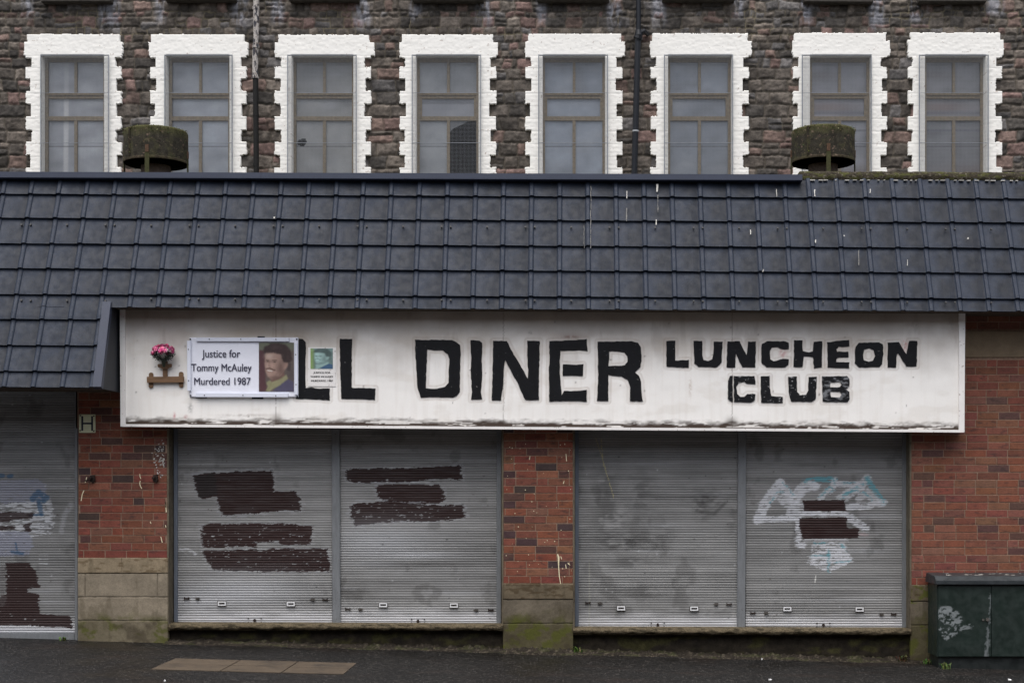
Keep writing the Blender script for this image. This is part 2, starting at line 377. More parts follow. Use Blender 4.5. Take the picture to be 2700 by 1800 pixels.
# ================================================================== STONE BUILDING BEHIND
YW = 2.2
stone = thing('stone_building', (0, YW, 5.0), 'old dark rubble stone building with a row of white edged windows behind the shop', 'building')
DARKINT = [(155, 180), (210, 243), (276, 310), (345, 377), (411, 444)]
#        topL  topR  lowL  lowR  wideL narL   frL   opL   opR   frR   narR  wideR  ytop
WIN = [(75.4, 318, 67, 326, 72, 85, 107, 120.5, 278.6, 286, 309, 322.6, 94),
       (401, 645.5, 395, 656, 399, 413, 434, 447, 607.7, 612, 638, 651.7, 94.5),
       (736, 974.6, 726, 988, 726, 741.6, 758.4, 775, 933.7, 939, 964.3, 979, 95.5),
       (1060.7, 1300.6, 1055, 1312.5, 1055, 1069.5, 1086.7, 1100.5, 1262, 1267.4, 1293, 1308.7, 95.5),
       (1392.9, 1637.4, 1384.8, 1647.3, 1385, 1399.4, 1420.4, 1431, 1594.5, 1602, 1625, 1640.5, 93),
       (1719, 1970, 1713, 1980.6, 1715, 1730.4, 1752, 1761, 1925.5, 1932, 1958, 1973, 92),
       (2092.7, 2334.6, 2087.8, 2345, 2089.7, 2104, 2115.7, 2134.8, 2291, 2297.5, 2322, 2336.5, 91),
       (2398.9, 2634, 2392, 2643, 2393, 2405.7, 2424.5, 2437, 2591, 2606, 2622.7, 2639, 90)]
REV = .12 / (16.25 + YW)
def front_open(w):
    l = w[7] + min(0, (w[7] - VX) * REV); r = w[8] + max(0, (w[8] - VX) * REV); return l, r, 148
# --- wall: coursed rubble as a relief
cell = .0115
px0, px1, py0, py1 = -200, 2900, -400, 480
nx = int((px1 - px0) * (16.25 + YW) / FPX / cell); ny = int((py1 - py0) * (16.25 + YW) / FPX / cell)
gx = np.linspace(px0, px1, nx); gy = np.linspace(py1, py0, ny)
PX, PY = np.meshgrid(gx, gy)
wx = PX + 8 * (fbm(PX / 28, PY / 20, 3) - .5) + 2 * (vnoise(PX / 5, PY / 5, 31) - .5); wy = PY + (8 + 9 * sstep(110, 85, PY)) * (fbm(PX / 38, PY / 26, 8) - .5) + 2 * (vnoise(PX / 6, PY / 6, 33) - .5)
edges = [478, 444, 411, 377, 345, 310, 276, 243, 210, 180, 153, 132, 112, 92]
y = 92
while y > -420:
    y -= rng.choice([15, 18, 21, 24, 28, 33]); edges.append(y)
edges = np.array(edges[::-1], float)
crs = np.clip(np.searchsorted(edges, wy) - 1, 0, len(edges) - 2)
dist = np.minimum(wy - edges[crs], edges[crs + 1] - wy)
tone = np.zeros(PX.shape + (3,)); bulge = np.zeros(PX.shape); tilt = np.zeros(PX.shape)
pal = [((88, 80, 72), .34), ((74, 69, 64), .22), ((104, 94, 84), .18), ((116, 94, 84), .12), ((122, 96, 88), .08), ((98, 94, 92), .11)]
def pick(p):
    r = rng.random() * sum(w for _, w in p)
    for c, w in p:
        r -= w
        if r <= 0: return c
    return p[-1][0]
for k in range(len(edges) - 1):
    sel = crs == k
    if not sel.any(): continue
    h = edges[k + 1] - edges[k]; x = px0 - rng.random() * 50; cuts = [x]
    while x < px1 + 20:
        x += h * rng.uniform(.8, 2.1) if rng.random() < .85 else h * rng.uniform(.45, .8); cuts.append(x)
    cuts = np.array(cuts); sx = wx[sel] + (wy[sel] - edges[k]) * (rng.random() - .5) * .25
    ci = np.clip(np.searchsorted(cuts, sx) - 1, 0, len(cuts) - 2)
    d = np.minimum(dist[sel], np.minimum(sx - cuts[ci], cuts[ci + 1] - sx))
    # some stones are two flat ones laid over each other
    ns = len(cuts); split = np.array([rng.random() < (.26 if h > 24 else 0) for _ in range(ns)]); sp = np.array([rng.uniform(.35, .65) for _ in range(ns)])
    v = (wy[sel] - edges[k]) / h; up = split[ci] & (v > sp[ci])
    d = np.where(split[ci], np.minimum(d, np.abs(v - sp[ci]) * h), d)
    cols = np.array([[np.array(lin(*pick(pal))) * rng.uniform(.68, 1.32) for _ in range(2)] for _ in range(ns)])
    bl = np.array([[rng.uniform(.4, 1.0) for _ in range(2)] for _ in range(ns)]); tl = np.array([rng.uniform(-1, 1) for _ in range(ns)])
    u = up.astype(int)
    cc_ = cols[ci, u]; tone[sel] = (cc_ * .76 + cc_.mean(-1, keepdims=True) * .24) * 1.04; bulge[sel] = bl[ci, u]; dist[sel] = d; tilt[sel] = tl[ci] * (v - .5)
face = sstep(.6, 5.0, dist)
rough = fbm(PX / 11, PY / 8, 55, 4) - .5; rough2 = fbm(PX / 34, PY / 24, 77, 3) - .5
Yarr = YW + .004 - face * (.008 + .016 * bulge) - face * (.020 * rough + .013 * rough2 + .006 * tilt)
mort = 1 - sstep(.5, 1.7, dist)
mcol = np.array(lin(82, 76, 66)) * (.6 + .9 * fbm(PX / 60, PY / 60, 13)[..., None])
mcol = mcol + np.array(lin(95, 88, 62)) * sstep(.52, .62, fbm(PX / 90, PY / 50, 19))[..., None] * (PY < 100)[..., None] * .6
c = tone * (.54 + .92 * fbm(PX / 14, PY / 10, 91, 4)[..., None])
c = c * (1 - .42 * sstep(.52, .7, fbm(PX / 40, PY / 30, 101, 4)))[..., None]      # soot
c = c * (1 - mort[..., None] * .8) + mcol * mort[..., None] * .8
for (sx0, sx1, ln) in [(264, 314, 95), (413, 434, 80), (618, 652, 90), (718, 746, 80), (934, 975, 95), (1083, 1108, 70), (1258, 1294, 90), (1418, 1438, 80), (1604, 1635, 95),
                       (1722, 1753, 85), (1934, 1962, 60), (2108, 2138, 90), (2294, 2328, 100), (2397, 2443, 80), (2600, 2644, 55), (60, 84, 60)]:
    a = sstep(sx0 - 10, sx0 + 8, PX) * (1 - sstep(sx1 - 8, sx1 + 10, PX)) * (1 - sstep(ln * .45, ln, PY)) * sstep(.3, .62, fbm(PX / 9, PY / 26, int(sx0), 4)) * .75
    c = c * (1 - a[..., None]) + np.array(lin(140, 141, 148)) * a[..., None]
k = (16.25 + YW) / FPX
V = np.stack([(PX - VX) * k, Yarr, 1.84 + (VY - PY) * k], -1)
cx = (PX[:-1, :-1] + PX[1:, 1:]) / 2; cy = (PY[:-1, :-1] + PY[1:, 1:]) / 2
hole = np.zeros(cx.shape, bool)
for w in WIN:
    l, r, t = front_open(w); hole |= (cx > l - 6) & (cx < r + 6) & (cy > t - 6)
link('wall', grid_mesh('wall', V, ~hole, c), m_stone, stone)
# dark rooms behind the windows, and the wall below and above the visible storey
mb = MB()
def roombox(mb, x0, x1, y0, y1, z0, z1):
    vs = [(x, y, z) for z in (z0, z1) for y in (y0, y1) for x in (x0, x1)]
    mb.add(vs, [(0, 1, 3, 2), (4, 6, 7, 5), (2, 3, 7, 6), (0, 2, 6, 4), (1, 5, 7, 3)])
roombox(mb, XP(-200, YW), XP(2900, YW), YW + .19, YW + 2.6, ZP(480, YW), ZP(-399, YW))
mb.obj('room', m_dark, stone)
for w in WIN:                                                        # sills of the storey above
    mb = MB(); mb.pbox(w[7] - 14, -22, w[8] + 12, 3 + rng.uniform(-3, 3), YW - .13, YW + .02, j=.004)
    mb.obj('window_sill', m_sill, stone, bevel=.006)
# --- windows
for wi, w in enumerate(WIN):
    l, r, t = front_open(w)
    # white quoined surround
    c8 = 1.75; gx = np.arange(w[2] - 8, w[3] + 9, c8); gy = np.arange(478, 84, -c8); PX, PY = np.meshgrid(gx, gy)
    cx = (PX[:-1, :-1] + PX[1:, 1:]) / 2; cy = (PY[:-1, :-1] + PY[1:, 1:]) / 2
    jx = cx + 3.4 * (fbm(cx / 7, cy / 7, 200 + wi) - .5); jy = cy + 4 * (fbm(cx / 9, cy / 9, 300 + wi) - .5)
    L = np.where(jy < 114 + (w[12] - 94), w[0], np.where(jy < 150, w[2], w[4])); R = np.where(jy < 114 + (w[12] - 94), w[1], np.where(jy < 150, w[3], w[11]))
    for a, b in DARKINT:
        dk = (jy > a) & (jy < b); L = np.where(dk, w[5] + (hash((wi, a)) % 5 - 2), L); R = np.where(dk, w[10] - (hash((wi, b)) % 5 - 2), R)
    m = (jx > L) & (jx < R) & (jy > w[12])
    m &= ~((cx > l) & (cx < r) & (cy > t))
    crs_y = np.abs(((PY - 150) / 33.3 + .5) % 1 - .5) * 33.3; joint = (1 - sstep(.5, 2.5, crs_y)) * (PY > 150) + (1 - sstep(.5, 2.2, np.abs(((PY - 150) / 11.1 + .5) % 1 - .5) * 11.1)) * .45 * (PY > 150)
    n1 = fbm(PX / 9, PY / 6, 400 + wi, 4) - .5
    Yq = YW - .05 - .006 * n1 + .0016 * joint
    col = np.ones(PX.shape + (3,)) * np.array((.86, .845, .80)) * (1 - .03 * joint)[..., None] * (.97 + .06 * fbm(PX / 30, PY / 20, 500 + wi))[..., None]
    ch = sstep(.76, .82, fbm(PX / 7, PY / 5, 600 + wi, 4)) * .6 + sstep(.7, .76, fbm(PX / 8, PY / 6, 630 + wi, 4)) * sstep(3, 0, np.abs(PX - (w[10] + 4))) * .6
    col = col * (1 - ch[..., None]) + np.array(lin(130, 100, 80)) * ch[..., None]
    V = np.stack([(PX - VX) * k, Yq, 1.84 + (VY - PY) * k], -1)
    link('window_surround', grid_mesh('window_surround', V, m, col, skirt=YW + .16), m_white_stone, stone)
    # timber frame: the window, with its panes and its wire screen
    YF = YW + .09; f2 = (16.25 + YF) / (16.25 + YW)
    o0, o1 = w[7] - 1, w[8] + 1; mid = (o0 + o1) / 2 + (1 if wi else 0)
    mb = MB(); fw = 7
    e = .002
    mb.pbox(o0, 152, o0 + fw, 478, YF, YF + .06); mb.pbox(o1 - fw, 152, o1, 478, YF, YF + .06)
    mb.pbox(o0 + fw, 152, o1 - fw, 164, YF + e, YF + .06)
    mb.pbox(o0 + fw, 245, o1 - fw, 251, YF - .012, YF + .06); mb.pbox(o0 + fw, 251.5, o1 - fw, 260, YF + e, YF + .06)
    mb.pbox(o0 + fw, 307, o1 - fw, 318, YF + e, YF + .06)
    mb.pbox(mid - 3.5, 164, mid + 3.5, 245, YF + 2 * e, YF + .05); mb.pbox(mid - 4, 318, mid + 4, 478, YF + 2 * e, YF + .05)
    if wi in (3, 4, 5, 6):
        mb.pbox(o0 + fw, 260, o0 + fw + 6, 307, YF + .004, YF + .05); mb.pbox(o1 - fw - 6, 260, o1 - fw, 307, YF + .004, YF + .05)
    win = mb.obj('window', m_winframe, stone)
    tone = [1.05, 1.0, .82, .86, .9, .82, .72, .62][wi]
    for pi, (a, b, c0, d) in enumerate([(o0 + fw, 164, mid - 3.5, 245), (mid + 3.5, 164, o1 - fw, 245), (o0 + fw, 260, o1 - fw, 307), (o0 + fw, 318, mid - 4, 478), (mid + 4, 318, o1 - fw, 478)]):
        if wi == 3 and pi == 4:                                      # the broken, open quarter of the fourth window
            me = plate_mesh('pane', [[(a, b), (a + 52, b), (a + 30, b + 12), (a + 8, b + 22), (a, b + 32)]], YF + .03, .004)
            at = me.attributes.new('col', 'FLOAT_COLOR', 'POINT'); at.data.foreach_set('color', np.tile((.12, .125, .13, 1), len(me.vertices)).astype(np.float32))
            link('pane', me, m_pane, win); continue
        gx = np.linspace(a - 1, c0 + 1, max(12, int((c0 - a) / 2.2))); gy = np.linspace(d + 1, b - 1, max(12, int((d - b) / 2.5))); PX, PY = np.meshgrid(gx, gy)
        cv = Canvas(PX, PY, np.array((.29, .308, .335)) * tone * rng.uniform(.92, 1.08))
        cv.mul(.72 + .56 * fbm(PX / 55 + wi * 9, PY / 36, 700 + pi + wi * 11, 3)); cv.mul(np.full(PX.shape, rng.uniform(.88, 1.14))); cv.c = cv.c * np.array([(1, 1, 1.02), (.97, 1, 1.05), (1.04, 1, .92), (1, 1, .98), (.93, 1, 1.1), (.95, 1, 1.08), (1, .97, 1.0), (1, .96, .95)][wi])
        for q_ in range(3): cv.soft(rng.uniform(a, c0), rng.uniform(b, d), rng.uniform(12, 34), rng.uniform(6, 22), np.array((.42, .44, .47)) * tone, rng.uniform(.1, .4))  # soft cloud highlights painted into the glass colour
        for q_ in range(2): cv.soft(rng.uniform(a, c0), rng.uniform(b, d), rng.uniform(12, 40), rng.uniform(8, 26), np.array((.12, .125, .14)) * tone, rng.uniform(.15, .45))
        if wi == 0: cv.stroke([(175, 262), (173, 480)], 12, lin(196, 197, 200), .8, soft=.5); cv.stroke([(176, 165), (175, 245)], 12, lin(196, 197, 200), .3, soft=.6)
        if wi >= 6:  # reflected brick buildings painted into the pane colour
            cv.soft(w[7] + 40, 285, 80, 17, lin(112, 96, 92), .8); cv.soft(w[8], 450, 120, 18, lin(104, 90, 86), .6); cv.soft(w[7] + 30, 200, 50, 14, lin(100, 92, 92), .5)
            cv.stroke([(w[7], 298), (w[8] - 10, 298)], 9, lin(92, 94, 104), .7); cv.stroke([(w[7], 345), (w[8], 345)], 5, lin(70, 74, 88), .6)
        if wi == 3 and pi == 2: cv.put(np.ones(PX.shape) * .35, lin(150, 152, 164)); cv.stroke([(a, 272), (c0, 272)], 3, lin(70, 72, 80), .8)
        cv.stroke([(a, 387), (c0, 387)], 1.6, lin(50, 50, 56), .8)
        mk = None
        if wi == 2 and pi == 3:                                      # stone-throw hole
            ccx = (PX[:-1, :-1] + PX[1:, 1:]) / 2; ccy = (PY[:-1, :-1] + PY[1:, 1:]) / 2
            mk = np.hypot(ccx - 797, (ccy - 376) * 1.15) > 12 + 5 * (vnoise(ccx / 6, ccy / 6, 5) - .5)
        kk = (16.25 + YF + .03) / FPX
        V = np.stack([(PX - VX) * kk, np.full(PX.shape, YF + .03) + .0015 * (fbm(PX / 50, PY / 40, 20 + wi * 7 + pi) - .5), 1.84 + (VY - PY) * kk], -1)
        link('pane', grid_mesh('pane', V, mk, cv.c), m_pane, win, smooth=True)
    YS = YW - .085; mb = MB()
    x = w[6] + 1.5
    while x < w[9]:
        mb.pbox(x - .15, 146, x + .15, 478, YS, YS + .0018); x += 3.5
    y = 148
    while y < 478:
        mb.pbox(w[6], y - .15, w[9], y + .15, YS + .002, YS + .0038); y += 3.5
    mb.obj('wire_screen', m_wire, win)
    mb = MB()
    mb.pbox(w[6] - 1.3, 144.5, w[6] + 1.3, 478, YS - .008, YS + .006); mb.pbox(w[9] - 1.3, 144.5, w[9] + 1.3, 478, YS - .008, YS + .006)
    mb.pbox(w[6] + 1.3, 144.5, w[9] - 1.3, 147, YS - .008, YS + .006)
    for yy in (245.5, 377): mb.pbox(w[6] + 1.3, yy - .55, w[9] - 1.3, yy + .55, YS - .006, YS)
    mb.obj('screen_frame', m_screenframe, win)
# --- drainpipes
YD = YW - .12
mb = MB(); mb.tube([P(674, 208, YD), P(676, 480, YD)], .034, 14)
for yy in (300, 432): mb.tube([P(674.8, yy, YD), P(674.8, yy + 7, YD)], .037, 14)
pipe = mb.obj('drainpipe', m_pipe_rusty, stone, smooth=False, label='old drainpipe with white paint peeling off its upper length')
mb = MB(); mb.tube([P(676, -399, YD), P(675.5, 100, YD), P(673, 150, YD), P(673, 208, YD)], .036, 14); mb.tube([P(673, 196, YD), P(673, 208, YD)], .044, 14)
for yy in (18, 120): mb.tube([P(675, yy, YD), P(675, yy + 8, YD)], .043, 14)
mb.obj('upper_pipe', m_pipe_peel, pipe)
mb = MB(); mb.tube([P(1684, -399, YD), P(1683.5, 88, YD)], .030, 14); mb.tube([P(1682, 108, YD), P(1672, 480, YD)], .038, 14)
pipe2 = mb.obj('drainpipe', m_pipe_black, stone, label='glossy black drainpipe with a junction collar and a pale ring')
mb = MB(); mb.tube([P(1683.5, 80, YD), P(1684, 94, YD), P(1682, 110, YD)], [.036, .05, .04], 14); mb.tube([P(1684, 98, YD), P(1681.5, 104, YD)], .056, 14)
mb.tube([P(1686, 88, YD), P(1697, 82, YD + .02), P(1709, 92, YD + .09)], [.034, .03, .026], 10); mb.obj('collar', m_pipe_black, pipe2)
mb = MB(); mb.tube([P(1675.6, 344, YD), P(1675.5, 348, YD)], .041, 14); mb.obj('ring', m_pipe_ring, pipe2)

# ================================================================== SHOP BUILDING
shop = thing('shop_building', (0, 0, 0), 'single storey red brick shop with dark tiled mansard roof and closed roller shutters', 'shop')
# ---- mansard roof
RS = .356; ZT = ZP(470, .08)
def roof_at(px, py):
    a = (VY - py) / FPX; Y = (.08 - RS * (ZT - 1.84 - 16.25 * a)) / (1 - RS * a); return P(px, py, Y)
cosr = 1 / math.sqrt(1 + RS * RS); NRM = Vector((0, -cosr, RS * cosr))        # outward normal of the slope
TILT = -.0046
def slope_pt(X, s, h):
    """X along, s distance down the slope from the ridge, h height off the slope"""
    z = ZT - s * cosr; y = .08 - s * RS * cosr
    return (X, y + NRM.y * h, z + NRM.z * h + TILT * X)
def s_of(py): 
    p = roof_at(VX, py); return (ZT - p[2]) / cosr
rows = [470, 522.5, 585.5, 652.5, 718, 786, 818]; rows_left = [786, 851.5, 920, 988, 1029.5]
anch_i = [-6, 0, 12, 13, 25, 28, 29, 40]; anch_p = [15.3 - 72.7 * 6, 15.3, 887.8, 958, 1841.3, 2064, 2127, 2127 + 73.4 * 11]
jx = [XP(p, .08) for p in np.interp(np.arange(-6, 41), anch_i, anch_p)]
XV = -4.965                                                          # where the low left skirt of the roof ends
prof = [(-.034, -.005), (-.022, -.005), (-.014, .0), (-.006, .016), (.004, .020), (.024, .020), (.033, .015), (.041, .003), (.075, .0015), (.15, -.001), (.215, -.001)]
def roof_part(rws, xmin, xmax, seed):
    vs = []; fs = []; cs = []
    xs = []; hs = []; us = []; ti = []
    for i in range(len(jx) - 1):
        wdt = jx[i + 1] - jx[i]
        for (u, h) in prof:
            uu = u if u < .06 else u * wdt / .304
            X = jx[i] + uu
            if xmin < X < xmax: xs.append(X); hs.append(h); us.append(u); ti.append(i)
    if xs[-1] < xmax - .001: xs.append(xmax); hs.append(hs[-1]); us.append(.1); ti.append(ti[-1])
    n = len(xs)
    for ri in range(len(rws) - 1):
        s0, s1 = s_of(rws[ri]), s_of(rws[ri + 1]); full = .29
        lines = [0, .12, .3, .5, .7, .88, 1.0]
        base = len(vs)
        for li, t in enumerate(lines + [1.0]):
            for q in range(n):
                s = s0 + (s1 - s0) * t; lift = .026 * min(1, (s - s0) / full * (1 if ri else 1.2))
                jit = random.Random(ti[q] * 131 + ri * 17 + seed).random() * .007
                h = hs[q] * (.85 + .15 * t) + lift + jit * t
                if li == len(lines): h -= lift + .004 + jit
                vs.append(slope_pt(xs[q], s, h + .01))
                # wet bloom in the middle of each pan, drier granules to its left
                r = random.Random(ti[q] * 977 + ri * 31 + seed); uc = .17 + .05 * r.random(); tc = .55 + .15 * r.random(); dr = math.hypot((us[q] - uc) / .075, (t - tc) / .42)
                wet = max(0, min(1, (1.25 - dr) / .55)) if us[q] > .06 else 0
                xg = (xs[q] + 6) / 11
                f = (1.06 + .1 * (r.random() - .5)) * (1 - .6 * wet * (.55 + .45 * xg))
                if us[q] <= -.02: f *= .5
                if -.01 < us[q] < .03: f *= 1.04
                cs.append(tuple(v * f for v in lin(36, 43, 56)))
        for li in range(len(lines)):
            for q in range(n - 1):
                a = base + li * n + q; fs.append((a + n, a + n + 1, a + 1, a))
    return vs, fs, cs
V1 = roof_part(rows, -7.4, 6.2, 1); V2 = roof_part(rows_left, -7.4, XV, 2)
mb = MB()
for vs, fs, cs in (V1, V2):
    n = len(mb.v); mb.v += vs; mb.f += [tuple(i + n for i in f) for f in fs]; mb.c += cs
roof = mb.obj('roof', m_roof, shop)
mb = MB()
xr = XP(2114, .0)
for (a, b) in ((-7.4, XP(690, 0)), (XP(690, 0) + .002, XP(1390, 0)), (XP(1390, 0) + .002, xr)):
    q = []
    for X in (a, b):
        o = TILT * X * .75
        q += [(X, -.035, ZP(477, 0) + o), (X, -.045, ZP(475, 0) + o + .0), (X, -.04, ZP(460, 0) + o), (X, .16, ZP(459, 0) + o), (X, .16, ZP(477, 0) + o)]
    mb.add(q, [(0, 5, 6, 1)[::-1], (1, 6, 7, 2)[::-1], (2, 7, 8, 3)[::-1], (4, 9, 5, 0)[::-1], (5, 9, 8, 7, 6), (0, 1, 2, 3, 4)])
mb.obj('ridge_cap', m_rooftrim, roof)
# verge board and side cheek of the low skirt
s5, s9 = s_of(806), s_of(1030)
def sp_(X, s, h, dx=0): return slope_pt(X, s, h)
mb = MB(); xa, xb = XV - .005, XV + .085
q = [sp_(xa, s5, .052), sp_(xb, s5, .052), sp_(xb, s9, .052), sp_(xa, s9, .052)]; q2 = [sp_(xa, s5, -.02), sp_(xb, s5, -.02), sp_(xb, s9, -.02), sp_(xa, s9, -.02)]
mb.add(q + q2, [(3, 2, 1, 0), (0, 1, 5, 4), (1, 2, 6, 5), (2, 3, 7, 6), (3, 0, 4, 7), (4, 5, 6, 7)]); mb.obj('verge_board', m_rooftrim, roof)
mb = MB(); X = xb - .004; b1 = slope_pt(X, s5, 0); b2 = slope_pt(X, s9, 0)
q = [(X, b2[1], b2[2]), (X, -.02, b2[2]), (X, -.02, b1[2] + .02), (X, b1[1], b1[2] + .02)]; q2 = [(p[0] - .02, p[1], p[2]) for p in q]
mb.add(q + q2, [(0, 1, 2, 3), (7, 6, 5, 4), (0, 4, 5, 1), (3, 2, 6, 7), (0, 3, 7, 4)]); mb.obj('side_cheek', m_trimside, roof)
# droppings and screw heads on the tiles
mb = MB()
def drop(px, py, l, wd, wob=1.5):
    mb = MB()
    n = max(2, int(l / 6)); pts = [(px + (rng.random() - .5) * wob, py + l * i / n) for i in range(n + 1)]
    prev = None
    for (x, y), t in zip(pts, np.linspace(0, 1, n + 1)):
        wv = wd * (.5 + .7 * rng.random()); p = roof_at(x, y + TILT * -1.5 * 0); s = (ZT - p[2]) / cosr
        a = Vector(slope_pt(p[0] - wv / 480, s, .052)); b = Vector(slope_pt(p[0] + wv / 480, s, .052)); a.z -= TILT * p[0]; b.z -= TILT * p[0]
        if prev: mb.add([prev[0], prev[1], b, a], [(3, 2, 1, 0)])
        prev = (a, b)
    if mb.v: mb.obj('bird_dropping', m_dropfaint if l > 24 else m_drop, roof)
for d in [(1558, 498, 60, 1.6), (1557, 560, 100, 2.2), (1652, 510, 20, 2), (1652, 555, 34, 2.6), (1732, 492, 20, 5), (1734, 520, 45, 2), (1730, 585, 14, 3), (2046, 505, 20, 2), (2146, 506, 18, 3), (2148, 638, 8, 4),
          (1978, 612, 12, 3), (2010, 716, 6, 4), (2262, 665, 40, 2), (2390, 690, 16, 2), (2549, 632, 4, 4), (2224, 626, 3, 3), (2292, 505, 10, 3), (725, 578, 4, 4), (1540, 600, 60, 1.2)]: drop(*d)
for (py, xlo, xhi) in ((604, -10, 2720), (797, 305, 2720), (803, -10, 300)):
    x = 60.0
    i = 0
    while x < xhi:
        if x > xlo:
            p = roof_at(x, py + (x - 1500) * .0046); s = (ZT - p[2]) / cosr; q = [slope_pt(p[0] + dx, s + dy, hh) for hh in (.03, .048) for dx, dy in ((-.009, -.009), (.009, -.009), (.009, .009), (-.009, .009))]
            q = [(a[0], a[1], a[2] - TILT * p[0]) for a in q]
            mb = MB(); mb.add(q, [(4, 5, 6, 7)[::-1], (0, 1, 5, 4), (1, 2, 6, 5), (2, 3, 7, 6), (3, 0, 4, 7)]); mb.obj('screw_head', m_screw, roof)
        x += [24, 96, 101][i % 3]; i += 1
# soffits and flat roof
mb = MB(); sx = slope_pt(0, s_of(818), 0)
for (x0, x1, sb, yb) in ((-7.4, XV + .06, s_of(1029.5), .0), (XV + .085, 6.2, s_of(818), .0)):
    a0 = slope_pt(x0, sb, .0); a1 = slope_pt(x1, sb, .0)
    q = [(x0, a0[1] + .004, a0[2] + .012), (x1, a1[1] + .004, a1[2] + .012), (x1, yb - .002, a1[2] + .012), (x0, yb - .002, a0[2] + .012)]
    mb.add(q + [(v[0], v[1], v[2] + .03) for v in q], [(3, 2, 1, 0), (4, 5, 6, 7), (0, 1, 5, 4), (2, 3, 7, 6)])
mb.obj('soffit', m_soffit, shop)
zf = ZP(462, .2)
mb = MB(); mb.box(-7.4, xr, .17, YW - .1, zf - .25, zf - .06); mb.box(xr + .002, 6.2, .17, YW - .1, zf - .25, zf - .06); mb.obj('flat_roof', m_moss, shop)
gx = np.linspace(xr - .01, 6.2, 240); tz = np.linspace(0, 1, 9); GX, GT = np.meshgrid(gx, tz)
zt = zf + .02 - .006 * (GX - xr) + .014 * (fbm(GX * 7, GX * 0, 41) - .5)
V = np.stack([GX, .10 - .03 * np.sin(GT * 3.1) - .03 * fbm(GX * 14, GT * 3, 44), (zf - .11) + (zt - (zf - .11)) * GT], -1)
link('roof_edge', grid_mesh('roof_edge', V, None, None, skirt=.3), m_moss, shop)
mb = MB(); mb.box(xr - .01, 6.2, .12, YW - .1, zf - .052, zf - .012); mb.obj('roof_deck', m_moss, shop)
mb = MB()
for i in range(26):                                                  # chalky flakes along the broken top of the tiles
    x = 2135 + i * 22 + rng.uniform(-8, 8); mb.pbox(x, 473.5 + (i * .06), x + rng.uniform(3, 13), 475 + i * .06 + rng.random(), .028, .06)
tag(mb.obj('mortar_flakes', m_drop, shop), kind='stuff')

# ---- brickwork
BR = [((120, 72, 58), .46), ((110, 68, 57), .22), ((120, 79, 65), .10), ((86, 62, 57), .12), ((72, 56, 55), .07), ((132, 90, 68), .03)]
BR_RIGHT = [((121, 76, 62), .50), ((112, 71, 60), .27), ((120, 82, 69), .13), ((92, 66, 60), .09), ((80, 60, 57), .01)]
def bricks(px0, px1, py0, py1, Y, palette, name='brick_wall', first=0, keep=None, label=None):
    x0, x1 = XP(px0, Y), XP(px1, Y); zb, zt = ZP(py1, Y), ZP(py0, Y); g = .009; mb = MB(); r = 0; z = zb
    while z < zt:
        z1 = min(z + .0825, zt); off = [0, .118, .02, .137][(r + first) % 4] if r else .06
        x = x0 - .235 + off
        while x < x1:
            ln = .235 if rng.random() > .10 else .118
            a, b = max(x, x0), min(x + ln, x1)
            if b - a > .02 and z1 - z > .03:
                cc = pick(palette) if r else (116, 64, 54)
                if keep is None or keep((a + b) / 2, (z + z1) / 2): mb.brick(a + g / 2, b - g / 2, z + g / 2, z1 - g / 2, Y, tuple(v * rng.uniform(.9, 1.1) for v in lin(*cc)))
            x += ln
        z = z1; r += 1
    o = mb.obj(name, m_brick, shop, label=label)
    m2 = MB(); m2.box(x0 + .001, x1 - .001, Y + .0035, Y + .12, zb, zt); m2.obj('mortar', m_mortar, o)
    return o
bricks(206, 441, 1020, 1470, 0, BR)
bricks(1327, 1511, 1126, 1537.5, 0, BR, first=1)
lz0, lz1, lx0 = ZP(941, 0), ZP(873, 0), XP(2552, 0)
bricks(2403, 2790, 820, 1541.7, 0, BR_RIGHT, keep=lambda x, z: not (lz0 - .03 < z < lz1 + .03 and x > lx0 - .1))
mb = MB(); mb.pbox(2545, 873, 2800, 941, -.012, .0055, j=.002); mb.obj('lintel', m_lintel, shop)
# walling behind the sign and above the shutters
mb = MB(); mb.pbox(200, 800, 2403, 1128, .06, .3); mb.obj('fascia_wall', m_mortar, shop)
